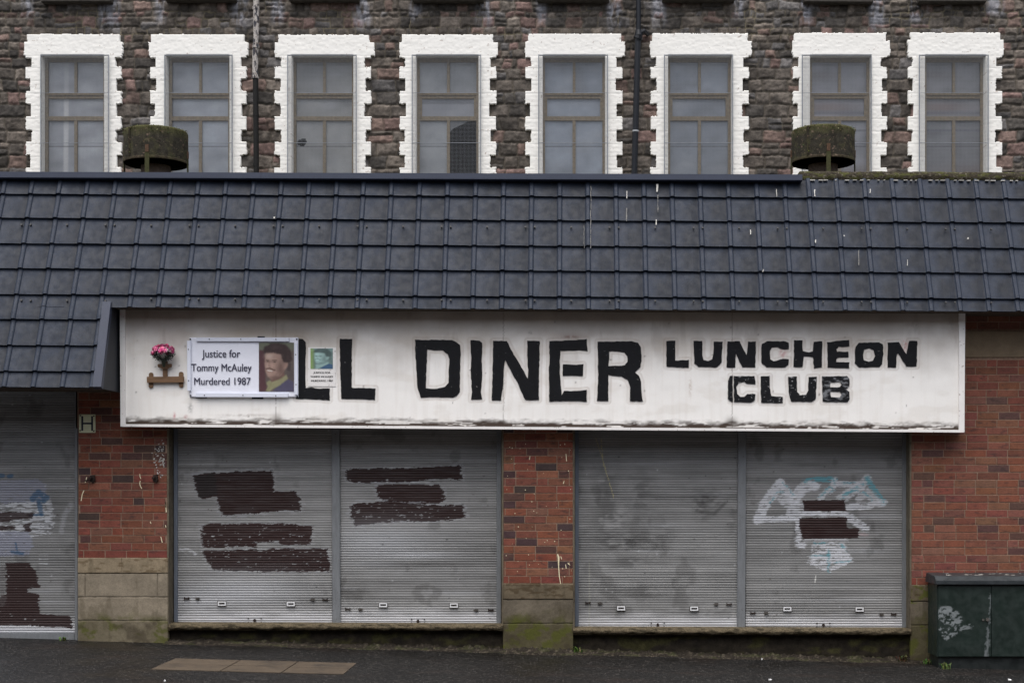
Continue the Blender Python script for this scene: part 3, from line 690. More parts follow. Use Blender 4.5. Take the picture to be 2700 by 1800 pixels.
# ---- stone plinths of the piers
def plinth(px0, px1, rws, Y0, seed, dark=1.0, moss=.5):
    Y0 = Y0; pyb = 1790; kk = (16.25 + Y0) / FPX; n = int((px1 - px0) / 1.6); gx = np.linspace(px0, px1, n); gy = np.arange(pyb, rws[0] - .1, -1.6); gy[-1] = rws[0]; PX, PY = np.meshgrid(gx, gy)
    cv = Canvas(PX, PY, np.array(lin(134, 124, 108)) * dark)
    wob = 2.0 * (fbm(PX / 16, PY / 16, seed, 3) - .5); d = np.full(PX.shape, 99.0)
    for y in rws[1:]: d = np.minimum(d, np.abs(PY - y + wob))
    segs = [(rws[1], rws[2], (px0 + 19, px1 - 27)), (rws[0], rws[1], (px0 + 115,))] if px1 - px0 < 260 and dark == 1.0 else [(rws[2], 1790, (px0 + 150,))] if px1 - px0 > 260 else []
    for (a, b, xs) in segs:
        for x in xs: d = np.where((PY > a) & (PY < b), np.minimum(d, np.abs(PX - x + wob)), d)
    row = np.searchsorted(np.array(rws, float), PY) 
    cv.mul(.93 + .14 * vnoise(row * 3.1 + .5, row * 0 + .5, seed))
    cv.put((PY < rws[1]) * .45, np.array(lin(136, 118, 90)) * dark)
    cv.mul(.62 + .76 * fbm(PX / 60, PY / 50, seed + 1, 4)); cv.mul(.86 + .28 * fbm(PX / 5, PY / 5, seed + 2, 3))
    cv.put(sstep(.5, .7, fbm(PX / 24, PY / 60, seed + 3, 4)) * .4, np.array(lin(84, 76, 60)) * dark)
    cv.put((PY < rws[1]) * sstep(.55, .66, fbm(PX / 20, PY / 7, seed + 4, 4)) * .6, np.array(lin(88, 72, 50)) * dark)
    mz = sstep(1600, 1660, PY + 60 * (fbm(PX / 40, PY / 40, seed + 5, 4) - .5)); cv.put(mz * .5 * moss * 2, lin(74, 70, 44)); cv.put(mz * sstep(.5, .64, fbm(PX / 30, PY / 22, seed + 6, 4)) * .7, lin(78, 82, 30)); cv.put(mz * sstep(.5, .7, fbm(PX / 34, PY / 30, seed + 7, 4)) * .5, lin(60, 52, 44))
    if px0 > 2000: cv.put((PY < rws[1] + 6) * sstep(.3, .5, fbm(PX / 22, PY / 16, seed + 8, 4)) * .8, lin(82, 88, 30))
    cv.mul(1 - .5 * (1 - sstep(.6, 1.8, d)) * sstep(.25, .55, fbm(PX / 14, PY / 14, seed + 9)))
    V = np.stack([(PX - VX) * kk, Y0 + .006 * (1 - sstep(.4, 2.2, d)) - .004 * (fbm(PX / 9, PY / 9, seed + 10, 4) - .5) - (PY < rws[1]) * .006 + .006 * (PY > pyb), 1.84 + (VY - PY) * kk], -1)
    return link('stone_plinth', grid_mesh('stone_plinth', V, None, cv.c, skirt=Y0 + .2), m_plinth, shop)
plinth(205.5, 442, [1470, 1511, 1573, 1635], -.012, 11)
plinth(1326.5, 1511, [1537.5, 1580, 1643], -.012, 31, .58, .7)
plinth(2402, 2800, [1541.7, 1585, 1647], -.012, 51, .56, .7)
# ---- base walls and sills below the shutters
def base_wall(px0, px1, pyt, Y):
    gx = np.linspace(px0, px1, 160); pyb = 1770; gy = np.linspace(pyb, pyt, 26); PX, PY = np.meshgrid(gx, gy)
    cv = Canvas(PX, PY, lin(42, 37, 30)); cv.mul(.65 + .8 * fbm(PX / 40, PY / 22, 61, 4))
    cv.put(sstep(.5, .66, fbm(PX / 50, PY / 18, 66, 4)) * .7, lin(64, 62, 34)); cv.put(sstep(.58, .68, fbm(PX / 34, PY / 26, 68, 4)) * .5, lin(30, 27, 24))
    kk = (16.25 + Y) / FPX; V = np.stack([(PX - VX) * kk, Y + .02 * (fbm(PX / 18, PY / 14, 63, 4) - .5), 1.84 + (VY - PY) * kk], -1)
    link('base_wall', grid_mesh('base_wall', V, None, cv.c), m_base, shop)
base_wall(440, 1329, 1652, .06); base_wall(1508, 2404, 1664, .06)
def sill(px0, px1, ya, yb, h):
    Y = -.015; gx = np.linspace(px0, px1, 300); tt = np.linspace(0, 1, 8); GX, GT = np.meshgrid(gx, tt)
    top = ya + (yb - ya) * (GX - px0) / (px1 - px0); bot = top + h + 7 * (fbm(GX / 26, GX * 0, 71, 4) - .5)
    PY = bot + (top - bot) * GT; kk = (16.25 + Y) / FPX
    V = np.stack([(GX - VX) * kk, Y - .02 * np.sin(GT * 3.14) - .02 * fbm(GX / 12, GT * 3, 73, 4), 1.84 + (VY - PY) * kk], -1)
    link('shutter_sill', grid_mesh('shutter_sill', V, None, None, skirt=.24), m_sillc, shop)
sill(446, 1326.3, 1643, 1646, 15); sill(1511.3, 2402, 1654.5, 1657.5, 15)
mb = MB(); mb.box(XP(441, 0), XP(1327, 0), .0, .3, ZP(1656, .2), ZP(1645.5, .2)); mb.box(XP(1511, 0), XP(2403, 0), .0, .3, ZP(1668, .2), ZP(1656.5, .2)); mb.obj('sill_bed', m_sillc, shop)
# reveals of the openings
mb = MB()
for (px, sgn) in ((441, 1), (1327, -1), (1511, 1), (2403, -1)):
    x = XP(px, 0); a, b = (x, x + .018) if sgn > 0 else (x - .018, x); zb = ZP(1647 if px < 1400 else 1657, 0)
    mb = MB(); mb.box(a, b, -.003, .24, zb + .002, ZP(1130, 0)); mb.obj('opening_reveal', m_reveal, shop)

# ---- roller shutters
YSH = .2
GREY = lin(135, 135, 134)
BROWN = lin(46, 27, 25); WHITE = lin(206, 208, 213); TEAL = lin(96, 158, 170); LILAC = lin(140, 143, 158)
def shutter(px0, px1, pyt, pyb, paint, handles, bolts, lock, label, seed, Y=YSH, bright=1.0):
    kk = (16.25 + Y) / FPX; pitch = 6.6; nrow = int((pyb - pyt) / pitch) * 5; ncol = int((px1 - px0) / 2.0)
    gx = np.linspace(px0, px1, ncol); gy = np.linspace(pyb, pyt, nrow + 1); PX, PY = np.meshgrid(gx, gy)
    ph = ((pyb - PY) / pitch) % 1.0
    lobe = np.sqrt(np.clip(1 - (2 * ph - 1) ** 2, 0, 1)); groove = 1 - sstep(0.0, .16, np.minimum(ph, 1 - ph))
    slat = np.floor((pyb - PY) / pitch)
    Yq = Y + .004 - .0065 * lobe + .003 * groove
    cv = Canvas(PX, PY, np.array(GREY) * bright)
    hsh = vnoise(slat * 1.0 + .5, slat * 0 + .5, seed)
    cv.mul(.92 + .15 * hsh)                                          # slats weathered differently
    cv.mul(.62 + .76 * fbm(PX / 260, PY / 9, seed + 1, 4))           # long horizontal streaks
    cv.mul(.86 + .28 * fbm(PX / 70, PY / 90, seed + 2, 3))
    for q in range(9):
        y = rng.uniform(pyt + 100, pyb - 60); x = rng.uniform(px0, px1); cv.put(.35 * np.exp(-((PY - y) / rng.uniform(2, 7)) ** 2 - ((PX - x) / rng.uniform(40, 140)) ** 2) * (.4 + .8 * fbm(PX / 12, PY / 3, seed + q)), lin(*rng.choice([(188, 190, 194), (66, 64, 62)])))
    cv.put(sstep(.62, .75, fbm(PX / 50, PY / 60, seed + 4, 4)) * .35, lin(70, 68, 66))
    low = sstep(pyb - 52, pyb - 6, PY + 26 * (fbm(PX / 60, PY / 8, seed + 6, 3) - .5)); cv.put(low * .9, lin(206, 207, 210))   # bottom slats wiped paler
    cv.put((PY > pyb - 6) * .35, lin(84, 80, 76))
    if paint: paint(cv)
    for q in range(26):
        x, y = rng.uniform(px0 + 4, px1 - 4), rng.uniform(pyt, pyb); cv.soft(x, y, rng.uniform(1, 2.6), rng.uniform(.8, 2.2), rng.choice([lin(40, 38, 36), lin(200, 202, 204), lin(60, 50, 44)]), .8)
    cv.mul(1 - (.35 + .35 * hsh) * groove)
    V = np.stack([(PX - VX) * kk, Yq, 1.84 + (VY - PY) * kk], -1)
    o = link('roller_shutter', grid_mesh('roller_shutter', V, None, cv.c, skirt=Y + .03), m_shutter, shop, smooth=False, label=label)
    for (x, y) in handles:
        f = Y - .012; h = MB(); a, b, cc, d = x - 10.5, y - 5.5, x + 10.5, y + 5.5; t = 3
        h.pbox(a, b, cc, b + t, f - .012, f + .004); h.pbox(a, d - t, cc, d, f - .012, f + .004); h.pbox(a, b + t, a + t, d - t, f - .012, f + .004); h.pbox(cc - t, b + t, cc, d - t, f - .012, f + .004)
        hd = h.obj('handle', m_handle, o)
        h = MB(); h.pbox(a - 1.5, b - 1.5, cc + 1.5, d + 1.5, f + .005, f + .009); h.obj('handle_plate', m_steel, o)
    for (x0, y0, x1, y1) in bolts:
        h = MB(); f = Y - .012
        h.pbox(x0 - 7, y0 - 1.4, x0 + 7, y0 + 1.4, f - .006, f + .004); h.pbox(x0 - 7, y0 - 4, x0 - 5, y0 + 4, f - .004, f + .004); h.pbox(x0 + 4, y0 - 3, x0 + 6.5, y0 + 3, f - .012, f + .004)
        h.obj('bolt', m_rust, o)
        h = MB(); h.pbox(x1 - 5, y1 - 3.5, x1 + 5, y1 + 3.5, f, f + .004); c0 = P(x1, y1, f); h.tube([(c0[0], f - .02, c0[2]), (c0[0], f, c0[2])], .009, 10); h.pbox(x1 + (5 if x1 > x0 else -8), y1 - .8, x1 + (8 if x1 > x0 else -5), y1 + .8, f - .006, f); h.obj('bolt_plate', m_steel, o)
    if lock:
        x, y = lock; f = Y - .008; h = MB(); c0 = P(x, y, f); h.tube([(c0[0], f - .016, c0[2]), (c0[0], f + .006, c0[2])], .016, 14); h.obj('lock', m_rust, o)
        for dx in (-17, 17):
            for dy in (-5, 5): c1 = P(x + dx, y + dy, f); h = MB(); h.tube([(c1[0], f - .006, c1[2]), (c1[0], f + .006, c1[2])], .007, 8); h.obj('rivet', m_rust, o)
    return o
A = lambda pts: zp(0, 1200, pts); B = lambda pts: zp(900, 1200, pts); C_ = lambda pts: zp(1800, 1200, pts)
def paint1(cv):
    halo = dict(rag=7, sx=16, sy=3)
    for i, (pl, gp) in enumerate([([(1330, 140), (1420, 120), (1600, 115), (1690, 108), (1880, 108), (1890, 250), (2030, 245), (2065, 290), (2070, 380), (1900, 380), (1750, 400), (1530, 415), (1490, 300), (1500, 280), (1380, 300), (1360, 270)], .12),
               ([(1390, 485), (1450, 470), (1900, 468), (2150, 485), (2140, 615), (1930, 615), (1920, 590), (1780, 600), (1770, 630), (1400, 632), (1385, 560)], .26),
               ([(1395, 655), (2050, 640), (2255, 640), (2280, 800), (2200, 800), (1800, 800), (1470, 790), (1440, 735), (1420, 725)], .26)]):
        pp = A(pl); cx_ = sum(p[0] for p in pp) / len(pp); cy_ = sum(p[1] for p in pp) / len(pp)
        cv.fill([(cx_ + (x - cx_) * 1.045, cy_ + (y - cy_) * 1.13) for x, y in pp], lin(164, 166, 170), .38, rag=14, seed=20 + i, gaps=.4)
        cv.fill(pp, np.array(BROWN) * (.85, 1.0, .92)[i], .93 + .06 * sstep(.3, .6, fbm(cv.X / 46, cv.Y / 2.6, 35 + i, 3)), rag=9, seed=30 + i, gaps=gp, gs=(9, 3))
    cv.fill(A([(1335, 145), (1480, 120), (1500, 270), (1380, 295)]), lin(40, 38, 38), .7, rag=6, seed=33)
    cv.soft(640, 1560, 150, 40, lin(196, 198, 202), .6); cv.soft(520, 1585, 90, 30, lin(190, 192, 196), .5); cv.stroke(A([(1235, 650), (1300, 645), (1350, 680)]), 6, WHITE, .5, rag=5, gaps=.4)
def paint2(cv):
    for i, (pl, gp) in enumerate([([(28, 95), (300, 90), (520, 85), (820, 70), (833, 165), (700, 160), (600, 170), (480, 180), (100, 190), (35, 165)], .08),
               ([(235, 220), (270, 200), (670, 200), (705, 250), (715, 300), (680, 330), (340, 335), (250, 290)], .18),
               ([(60, 350), (110, 325), (250, 320), (690, 345), (835, 340), (860, 425), (780, 440), (600, 455), (400, 455), (200, 470), (95, 482), (65, 420)], .28)]):
        pp = B(pl); cx_ = sum(p[0] for p in pp) / len(pp); cy_ = sum(p[1] for p in pp) / len(pp)
        cv.fill([(cx_ + (x - cx_) * 1.035, cy_ + (y - cy_) * 1.18) for x, y in pp], lin(168, 170, 175), .38, rag=14, seed=50 + i, gaps=.4)
        cv.fill(pp, np.array(BROWN) * (.85, 1.0, .92)[i], .93 + .06 * sstep(.3, .6, fbm(cv.X / 46, cv.Y / 2.6, 35 + i, 3)), rag=9, seed=60 + i, gaps=gp, gs=(11, 3))
    cv.soft(1100, 1462, 90, 9, lin(196, 198, 202), .55); cv.soft(1000, 1430, 130, 46, lin(184, 186, 190), .55); cv.soft(930, 1560, 60, 20, lin(60, 58, 56), .4); cv.soft(1100, 1486, 130, 7, lin(64, 62, 60), .5)
def paint3(cv):
    for (x, y, rx, ry, a) in [(1600, 1360, 45, 60, .38), (1640, 1430, 60, 22, .42), (1690, 1300, 40, 60, .28), (1860, 1320, 45, 28, .42), (1850, 1345, 20, 30, .4), (1650, 1480, 50, 20, .35), (1690, 1560, 60, 26, .3), (1600, 1265, 30, 40, .25), (1740, 1420, 40, 60, .22), (1930, 1370, 14, 40, .25)]:
        m = a * np.exp(-(((cv.X - x) / rx) ** 2 + ((cv.Y - y) / ry) ** 2)) * sstep(.3, .6, fbm(cv.X / 26, cv.Y / 14, int(x), 3)) * 1.5; cv.put(m, lin(40, 38, 37))
    cv.stroke(B([(1790, -110), (1805, 60), (1830, 130), (1880, 300)]), 2.2, lin(186, 176, 128), .75, rag=2, gaps=.4, gs=(5, 5)); cv.stroke([(1571, 1155), (1584, 1195), (1597, 1235)], 1.6, lin(186, 176, 128), .7)
    cv.stroke(B([(1708, 720), (1708, 1180)]), 3.5, lin(178, 178, 160), .3, gaps=.35, gs=(6, 12))
    cv.stroke(C_([(100, 380), (220, 400), (290, 330)]), 8, lin(52, 50, 49), .5, soft=.9)
def paint4(cv):
    kw = dict(rag=8, sx=9, sy=2.4, gaps=.41, gs=(14, 2.2), soft=.15)
    W = lambda pts, w, s, a=.85, c=WHITE: cv.stroke(C_(pts), w * .95 / K, c, a, seed=s, **kw)
    W([(520, 440), (560, 350), (670, 195)], 75, 1); W([(670, 195), (750, 280)], 60, 2); W([(510, 440), (800, 432)], 46, 3); W([(700, 300), (820, 370), (760, 400)], 90, 4, .7)
    W([(770, 300), (830, 220), (900, 210)], 80, 5, .8); W([(850, 175), (940, 165), (1045, 165)], 40, 6, .75, TEAL); W([(870, 190), (930, 210)], 40, 16); W([(1045, 170), (1040, 215), (950, 290)], 46, 7, .75)
    W([(1070, 195), (1200, 200)], 40, 8, .7); W([(1090, 300), (1200, 230), (1270, 165)], 70, 9, .7); W([(1270, 160), (1330, 250), (1385, 325)], 40, 10, .7, TEAL); W([(1130, 355), (1270, 350), (1385, 325)], 50, 11, .75)
    W([(1220, 290), (1270, 250), (1330, 310)], 60, 12, .55); W([(1100, 290), (1160, 250), (1240, 200)], 24, 13, .6, TEAL)
    W([(790, 440), (800, 540), (790, 610), (830, 620)], 46, 14, .85); W([(830, 403), (1125, 403)], 34, 15, .9); W([(1150, 430), (1210, 470), (1260, 500)], 60, 17, .75); W([(1210, 540), (1265, 550)], 24, 18, .5, lin(180, 160, 160)); W([(840, 585), (1130, 580)], 24, 21, .45)
    cv.fill(C_([(900, 610), (1110, 600), (1150, 680), (1175, 720), (1090, 770), (1005, 800), (930, 770), (870, 740), (880, 670)]), WHITE, .85, rag=14, sx=12, sy=2.6, seed=19, gaps=.42, gs=(13, 2.6))
    W([(1005, 650), (1005, 800)], 18, 20, .7, TEAL)
    for pts in ([(690, 185), (735, 230), (760, 285)], [(600, 330), (640, 260), (690, 250)], [(860, 160), (1040, 158), (1050, 200)], [(1260, 150), (1330, 230), (1390, 330)], [(1110, 270), (1190, 240), (1260, 260), (1310, 310)], [(940, 290), (1010, 215), (1050, 240)], [(1100, 190), (1190, 186)], [(900, 605), (985, 600)], [(1080, 605), (1130, 660)]): W(pts, 11, 60, .75, TEAL)
    W([(880, 690), (960, 690), (1010, 690)], 12, 22, .6, TEAL); W([(1040, 740), (1160, 725)], 12, 23, .6, TEAL); W([(1010, 250), (1050, 240)], 12, 24, .6, TEAL)
    cv.fill(C_([(830, 310), (1115, 305), (1125, 385), (835, 385)]), lin(46, 26, 24), 0.94 + .05 * sstep(.3, .6, fbm(cv.X / 40, cv.Y / 2.6, 39, 3)), rag=4, seed=40, gaps=.06)
    cv.fill(C_([(800, 430), (1130, 425), (1135, 500), (1215, 500), (1210, 570), (830, 575), (805, 500)]), lin(46, 26, 24), 0.94 + .05 * sstep(.3, .6, fbm(cv.X / 40, cv.Y / 2.6, 39, 3)), rag=4, seed=41, gaps=.06)
    cv.stroke(C_([(917, 825), (913, 872)]), 2.6, lin(215, 215, 210), .9)
    cv.soft(2160, 1576, 60, 5, lin(80, 78, 76), .5)
def paint5(cv):
    kw = dict(rag=8, sx=14, sy=3)
    cv.mul(np.full(cv.X.shape, .92))
    cv.fill(A([(-100, 175), (250, 160), (320, 200), (315, 300), (250, 330), (-100, 330)]), LILAC, .6, seed=1, gaps=.3, **kw)
    cv.fill(A([(-100, 330), (360, 320), (380, 440), (350, 540), (220, 560), (-100, 540)]), lin(196, 198, 202), .75, seed=2, gaps=.5, gs=(18, 3), **kw)
    cv.fill(A([(-100, 530), (200, 520), (230, 620), (190, 690), (-100, 700)]), LILAC, .7, seed=3, gaps=.28, **kw)
    cv.stroke(A([(490, 340), (440, 420), (425, 520)]), 14, lin(178, 180, 184), .35, seed=4, gaps=.4, soft=.6); cv.stroke(A([(330, 300), (350, 400), (320, 470)]), 14, lin(184, 186, 190), .4, seed=5, gaps=.45, rag=4)
    for p, wd in (([(225, 300), (265, 255), (320, 290), (300, 310)], 16), ([(265, 310), (285, 405)], 11), ([(200, 412), (300, 410)], 6), ([(-40, 145), (20, 140)], 12), ([(60, 145), (80, 142)], 10), ([(80, 665), (160, 675)], 8), ([(110, 600), (120, 660)], 4)):
        cv.stroke(A(p), wd, lin(52, 88, 118), .75, rag=4, seed=7, gaps=.25)
    cv.fill(A([(-100, 395), (60, 390), (235, 392), (225, 430), (90, 440), (60, 460), (-100, 465)]), BROWN, .9, seed=11, gaps=.2, **kw); cv.fill(A([(-100, 490), (100, 485), (110, 510), (-100, 515)]), BROWN, .9, seed=12, gaps=.2, **kw); cv.fill(A([(165, 470), (215, 465), (212, 525), (165, 520)]), BROWN, .9, seed=13, **kw)
    cv.fill(A([(45, 740), (205, 740), (245, 800), (262, 870), (280, 910), (180, 920), (190, 945), (270, 955), (272, 1090), (490, 1110), (500, 1190), (300, 1175), (-100, 1165), (-100, 1050), (40, 950)]), BROWN, .95, seed=14, gaps=.16, **kw)
    cv.fill(A([(-100, 760), (40, 760), (40, 1040), (-100, 1050)]), lin(88, 82, 82), .5, seed=15, gaps=.3, **kw)
    cv.fill(A([(-100, 1170), (520, 1195), (520, 1225), (-100, 1225)]), lin(192, 194, 198), .7, seed=16, rag=5)
    for yy in (685, 715, 745): cv.stroke(A([(270, yy), (330, yy)]), 2.2, lin(186, 188, 190), .7, rag=2)
def sh(ox, lst): return [(ox + x / K, 1200 + y / K) for x, y in lst]
def bl(ox, lst): return [(ox + a / K, 1200 + b / K, ox + c / K, 1200 + d / K) for a, b, c, d in lst]
shutter(467, 876, 1120, 1642.5, paint1, sh(0, [(1528, 1020), (2003, 1023)]), bl(0, [(1285, 985, 1360, 985), (2240, 993, 2155, 993)]), sh(0, [(1755, 1135)])[0], 'roller shutter with two large brown painted-over patches', 101)
shutter(896, 1310, 1120, 1645, paint2, sh(900, [(288, 1030), (775, 1033)]), bl(900, [(45, 1058, 130, 1060), (1030, 1065, 930, 1065)]), sh(900, [(528, 1140)])[0], 'roller shutter with three stacked brown painted strips', 202)
shutter(1525, 1946, 1120, 1654, paint3, sh(900, [(1928, 1052)]) + sh(1800, [(80, 1055)]), bl(900, [(1700, 1015, 1780, 1018)]) + bl(1800, [(320, 1025, 232, 1025)]), sh(900, [(2180, 1165)])[0], 'bare grey roller shutter with dark smudges', 303)
shutter(1966, 2380, 1120, 1657, paint4, sh(1800, [(722, 1057), (1220, 1060)]), bl(1800, [(485, 1085, 575, 1085), (1455, 1093, 1372, 1093)]), sh(1800, [(970, 1168)])[0], 'roller shutter with white and teal graffiti under two brown blocks', 404)
shutter(-60, 198, 1010, 1668, paint5, [], [], None, 'full height door shutter with blue scrawl and brown paint', 505, Y=.12, bright=.92)
def post(pts, Y0, Y1, mat, name='guide_rail'):
    mb = MB(); mb.prism(pts, Y0, Y1); return mb.obj(name, mat, shop, bevel=.004)
post([(457.5, 1110), (467.5, 1110), (467.5, 1643), (458.5, 1643)], .172, .235, m_blueguide)
post([(874, 1110), (895.5, 1110), (897, 1645), (876.5, 1645)], .168, .235, m_guide, 'mullion')
post([(1310, 1110), (1322, 1110), (1321, 1645), (1309, 1645)], .172, .235, m_guide)
post([(1516, 1110), (1525.7, 1110), (1525.7, 1655), (1516, 1655)], .172, .235, m_blueguide)
post([(1946.5, 1110), (1968, 1110), (1965, 1657), (1943.5, 1657)], .168, .235, m_guide, 'mullion')
post([(2380.5, 1110), (2392, 1110), (2391, 1658), (2379.5, 1658)], .172, .235, m_guide)
post([(196.5, 1005), (204.5, 1005), (205, 1688), (197, 1688)], .06, .16, m_guide)
mb = MB(); mb.pbox(-60, 1668.5, 196.5, 1687.5, .085, .16); mb.obj('door_bottom_rail', m_guide, shop, bevel=.004)
mb = MB(); mb.pbox(-60, 1688.2, 205, 1705, .03, .3); mb.obj('door_step', m_sillc, shop)
mb = MB(); mb.pbox(-60, 1000, 2404, 1700, .3, .32); mb.obj('backing_wall', m_dark, shop)
# splashes of cream paint on the middle pier and the left pier
mb = MB()
def ribbon(pts, ws, Y):
    for (a, b, w0, w1) in zip(pts[:-1], pts[1:], ws[:-1], ws[1:]):
        q = [P(a[0] - w0 / 2, a[1], Y), P(a[0] + w0 / 2, a[1], Y), P(b[0] + w1 / 2, b[1], Y), P(b[0] - w1 / 2, b[1], Y)]
        mb.add(q, [(3, 2, 1, 0)])
Yd = -.006
ribbon(B([(1490, 680), (1497, 700), (1497, 760), (1502, 830), (1512, 890), (1525, 945)]), [3, 5, 2.6, 2.4, 2.2, 1.6], -.017)
for p in ([(1512, 695), (1518, 715)], [(1545, 750), (1550, 780)], [(1562, 738), (1575, 755)], [(1300, 5), (1296, 30)], [(1560, 740), (1568, 752)], [(1535, 175), (1530, 195)], [(1548, -10), (1552, 40)]): ribbon(B(p), [1.8, 2.4], Yd)
for q in range(46):
    x, y = rng.uniform(1332, 1508), rng.uniform(1160, 1520); ribbon([(x, y), (x, y + rng.uniform(1.2, 3.5))], [rng.uniform(1, 2.4)] * 2, Yd)
Hh = lambda pts: zp(180, 1060, pts, 5.6)
for p, w in (([(272, 1105), (262, 1150), (248, 1190)], 2.2), ([(1055, 1060), (1060, 1100), (1072, 1130)], 2), ([(1062, 1160), (1055, 1200), (1066, 1240), (1085, 1275)], 2.2), ([(232, 1300), (205, 1360), (190, 1455)], 2.4), ([(1435, 1470), (1440, 1560)], 2.2)): ribbon(Hh(p), [w] * len(p), Yd)
for p in ([(1035, 455), (1040, 470)], [(1108, 560), (1118, 600)], [(1140, 320), (1146, 390)], [(1140, 480), (1143, 495)]): ribbon(A(p), [2.2] * 2, Yd)
tag(mb.obj('paint_splashes', m_paintdrip, shop), kind='stuff')
mb = MB(); x0 = 410
for q in range(60):
    x, y = 432 - abs(rng.gauss(0, 12)), 1210 + rng.gauss(0, 26); ribbon([(x, y), (x + rng.uniform(-2, 2), y + rng.uniform(1.5, 4))], [rng.uniform(1.5, 5)] * 2, Yd)
tag(mb.obj('lime_bloom', m_drop, shop), kind='stuff')

# ================================================================== SHOP SIGN
YB = -.215
sign = thing('shop_sign', P(1430, 1138, -.12), 'long white fascia sign with black painted diner lettering under the tiled roof', 'sign')
botl = lambda px: 1117.4 + (px - 318) * .0069
LET = {'L1': [zp(0, 600, [(2040, 765), (2085, 768), (2108, 790), (2104, 1000), (2106, 1105), (2150, 1100), (2190, 1108), (2272, 1108), (2270, 1190), (2180, 1182), (2040, 1178)])],
 'L2': [[(896, 893), (928, 893.5), (927, 1020), (930, 1022), (990, 1023.5), (989, 1054), (960, 1052.5), (900, 1051), (897, 970)]]}
Z5 = lambda p: zp(900, 600, p); Z6 = lambda p: zp(1800, 600, p)
LET['D'] = [Z5([(508, 772), (560, 775), (640, 772), (760, 775), (790, 785), (820, 810), (822, 900), (818, 1000), (816, 1130), (795, 1160), (770, 1172), (650, 1165), (548, 1170), (525, 1100), (512, 900)]),
            Z5([(592, 838), (640, 845), (700, 845), (732, 870), (745, 905), (740, 1000), (738, 1070), (715, 1095), (660, 1110), (580, 1105), (585, 990), (590, 900)])]
LET['I'] = [Z5([(890, 775), (950, 777), (972, 795), (968, 900), (970, 1050), (962, 1130), (970, 1180), (893, 1185), (900, 1130), (892, 1000), (895, 900)])]
LET['N'] = [Z5([(1047, 780), (1140, 780), (1180, 860), (1240, 960), (1285, 1040), (1288, 980), (1280, 880), (1282, 780), (1368, 780), (1362, 1000), (1360, 1188), (1265, 1185), (1220, 1080), (1165, 980), (1128, 910), (1117, 1000), (1115, 1090), (1100, 1190), (1037, 1188), (1042, 1000), (1045, 880)])]
LET['E'] = [Z5([(1432, 782), (1500, 780), (1600, 775), (1692, 768), (1695, 850), (1640, 845), (1560, 848), (1510, 850), (1505, 900), (1505, 1000), (1515, 1120), (1520, 1155), (1535, 1125), (1600, 1125), (1690, 1118), (1692, 1198), (1600, 1193), (1432, 1197), (1430, 1000), (1435, 900)]), Z5([(1528, 940), (1600, 945), (1668, 942), (1665, 1022), (1600, 1018), (1525, 1020)])]
LET['R'] = [Z5([(1767, 785), (1900, 783), (2000, 783), (2045, 795), (2065, 825), (2068, 920), (2060, 960), (2025, 995), (2050, 1020), (2065, 1060), (2068, 1130), (2077, 1195), (1987, 1195), (1990, 1100), (1975, 1050), (1930, 1025), (1840, 1015), (1838, 1195), (1762, 1192), (1770, 1050), (1768, 900)]), Z5([(1845, 852), (1900, 850), (1950, 858), (1972, 885), (1972, 925), (1950, 948), (1890, 952), (1840, 955), (1845, 900)])]
LET['l'] = [Z5([(2240, 780), (2300, 778), (2300, 915), (2394, 912), (2393, 966), (2240, 957)])]
LET['u'] = [Z6([(75, 780), (135, 780), (133, 880), (145, 910), (175, 918), (205, 905), (212, 870), (215, 785), (275, 785), (268, 930), (235, 962), (110, 958), (80, 935), (78, 850)])]
LET['n'] = [Z6([(308, 785), (390, 782), (440, 880), (450, 785), (505, 785), (500, 962), (410, 962), (365, 865), (362, 962), (302, 962)])]
LET['c'] = [Z6([(545, 800), (580, 783), (710, 782), (730, 795), (730, 838), (670, 835), (655, 822), (615, 825), (600, 850), (605, 905), (625, 920), (670, 910), (690, 903), (730, 905), (728, 945), (705, 962), (580, 960), (545, 935), (540, 870)])]
LET['h'] = [Z6([(768, 775), (825, 778), (828, 848), (870, 858), (898, 850), (903, 785), (962, 782), (958, 960), (905, 970), (898, 892), (835, 885), (825, 960), (765, 960)])]
LET['e'] = [Z6([(995, 790), (1060, 780), (1147, 775), (1148, 818), (1075, 820), (1060, 838), (1062, 853), (1140, 855), (1143, 893), (1075, 895), (1060, 905), (1055, 925), (1147, 928), (1147, 968), (1000, 962), (998, 880)])]
LET['o'] = [Z6([(1190, 820), (1215, 792), (1350, 790), (1380, 805), (1382, 870), (1375, 940), (1355, 960), (1215, 962), (1187, 935), (1188, 880)]), Z6([(1250, 840), (1285, 832), (1315, 845), (1325, 885), (1310, 915), (1280, 925), (1250, 915), (1242, 875)])]
LET['n2'] = [Z6([(1413, 792), (1490, 788), (1540, 870), (1560, 780), (1617, 780), (1612, 955), (1540, 955), (1485, 865), (1475, 870), (1470, 962), (1412, 962)])]
LET['C'] = [Z6([(352, 1022), (495, 1022), (502, 1078), (440, 1075), (425, 1062), (385, 1068), (370, 1095), (375, 1145), (400, 1165), (425, 1165), (445, 1145), (502, 1145), (498, 1190), (470, 1205), (354, 1200)]), Z6([(312, 1055), (328, 1022), (344, 1020), (346, 1200), (330, 1195), (312, 1180)])]
LET['Lc'] = [Z6([(537, 1025), (600, 1022), (598, 1100), (610, 1160), (690, 1165), (688, 1208), (540, 1205)])]
LET['Uc'] = [Z6([(725, 1028), (785, 1025), (790, 1130), (810, 1155), (850, 1150), (865, 1120), (868, 1030), (925, 1025), (915, 1180), (890, 1198), (750, 1198), (732, 1150)])]
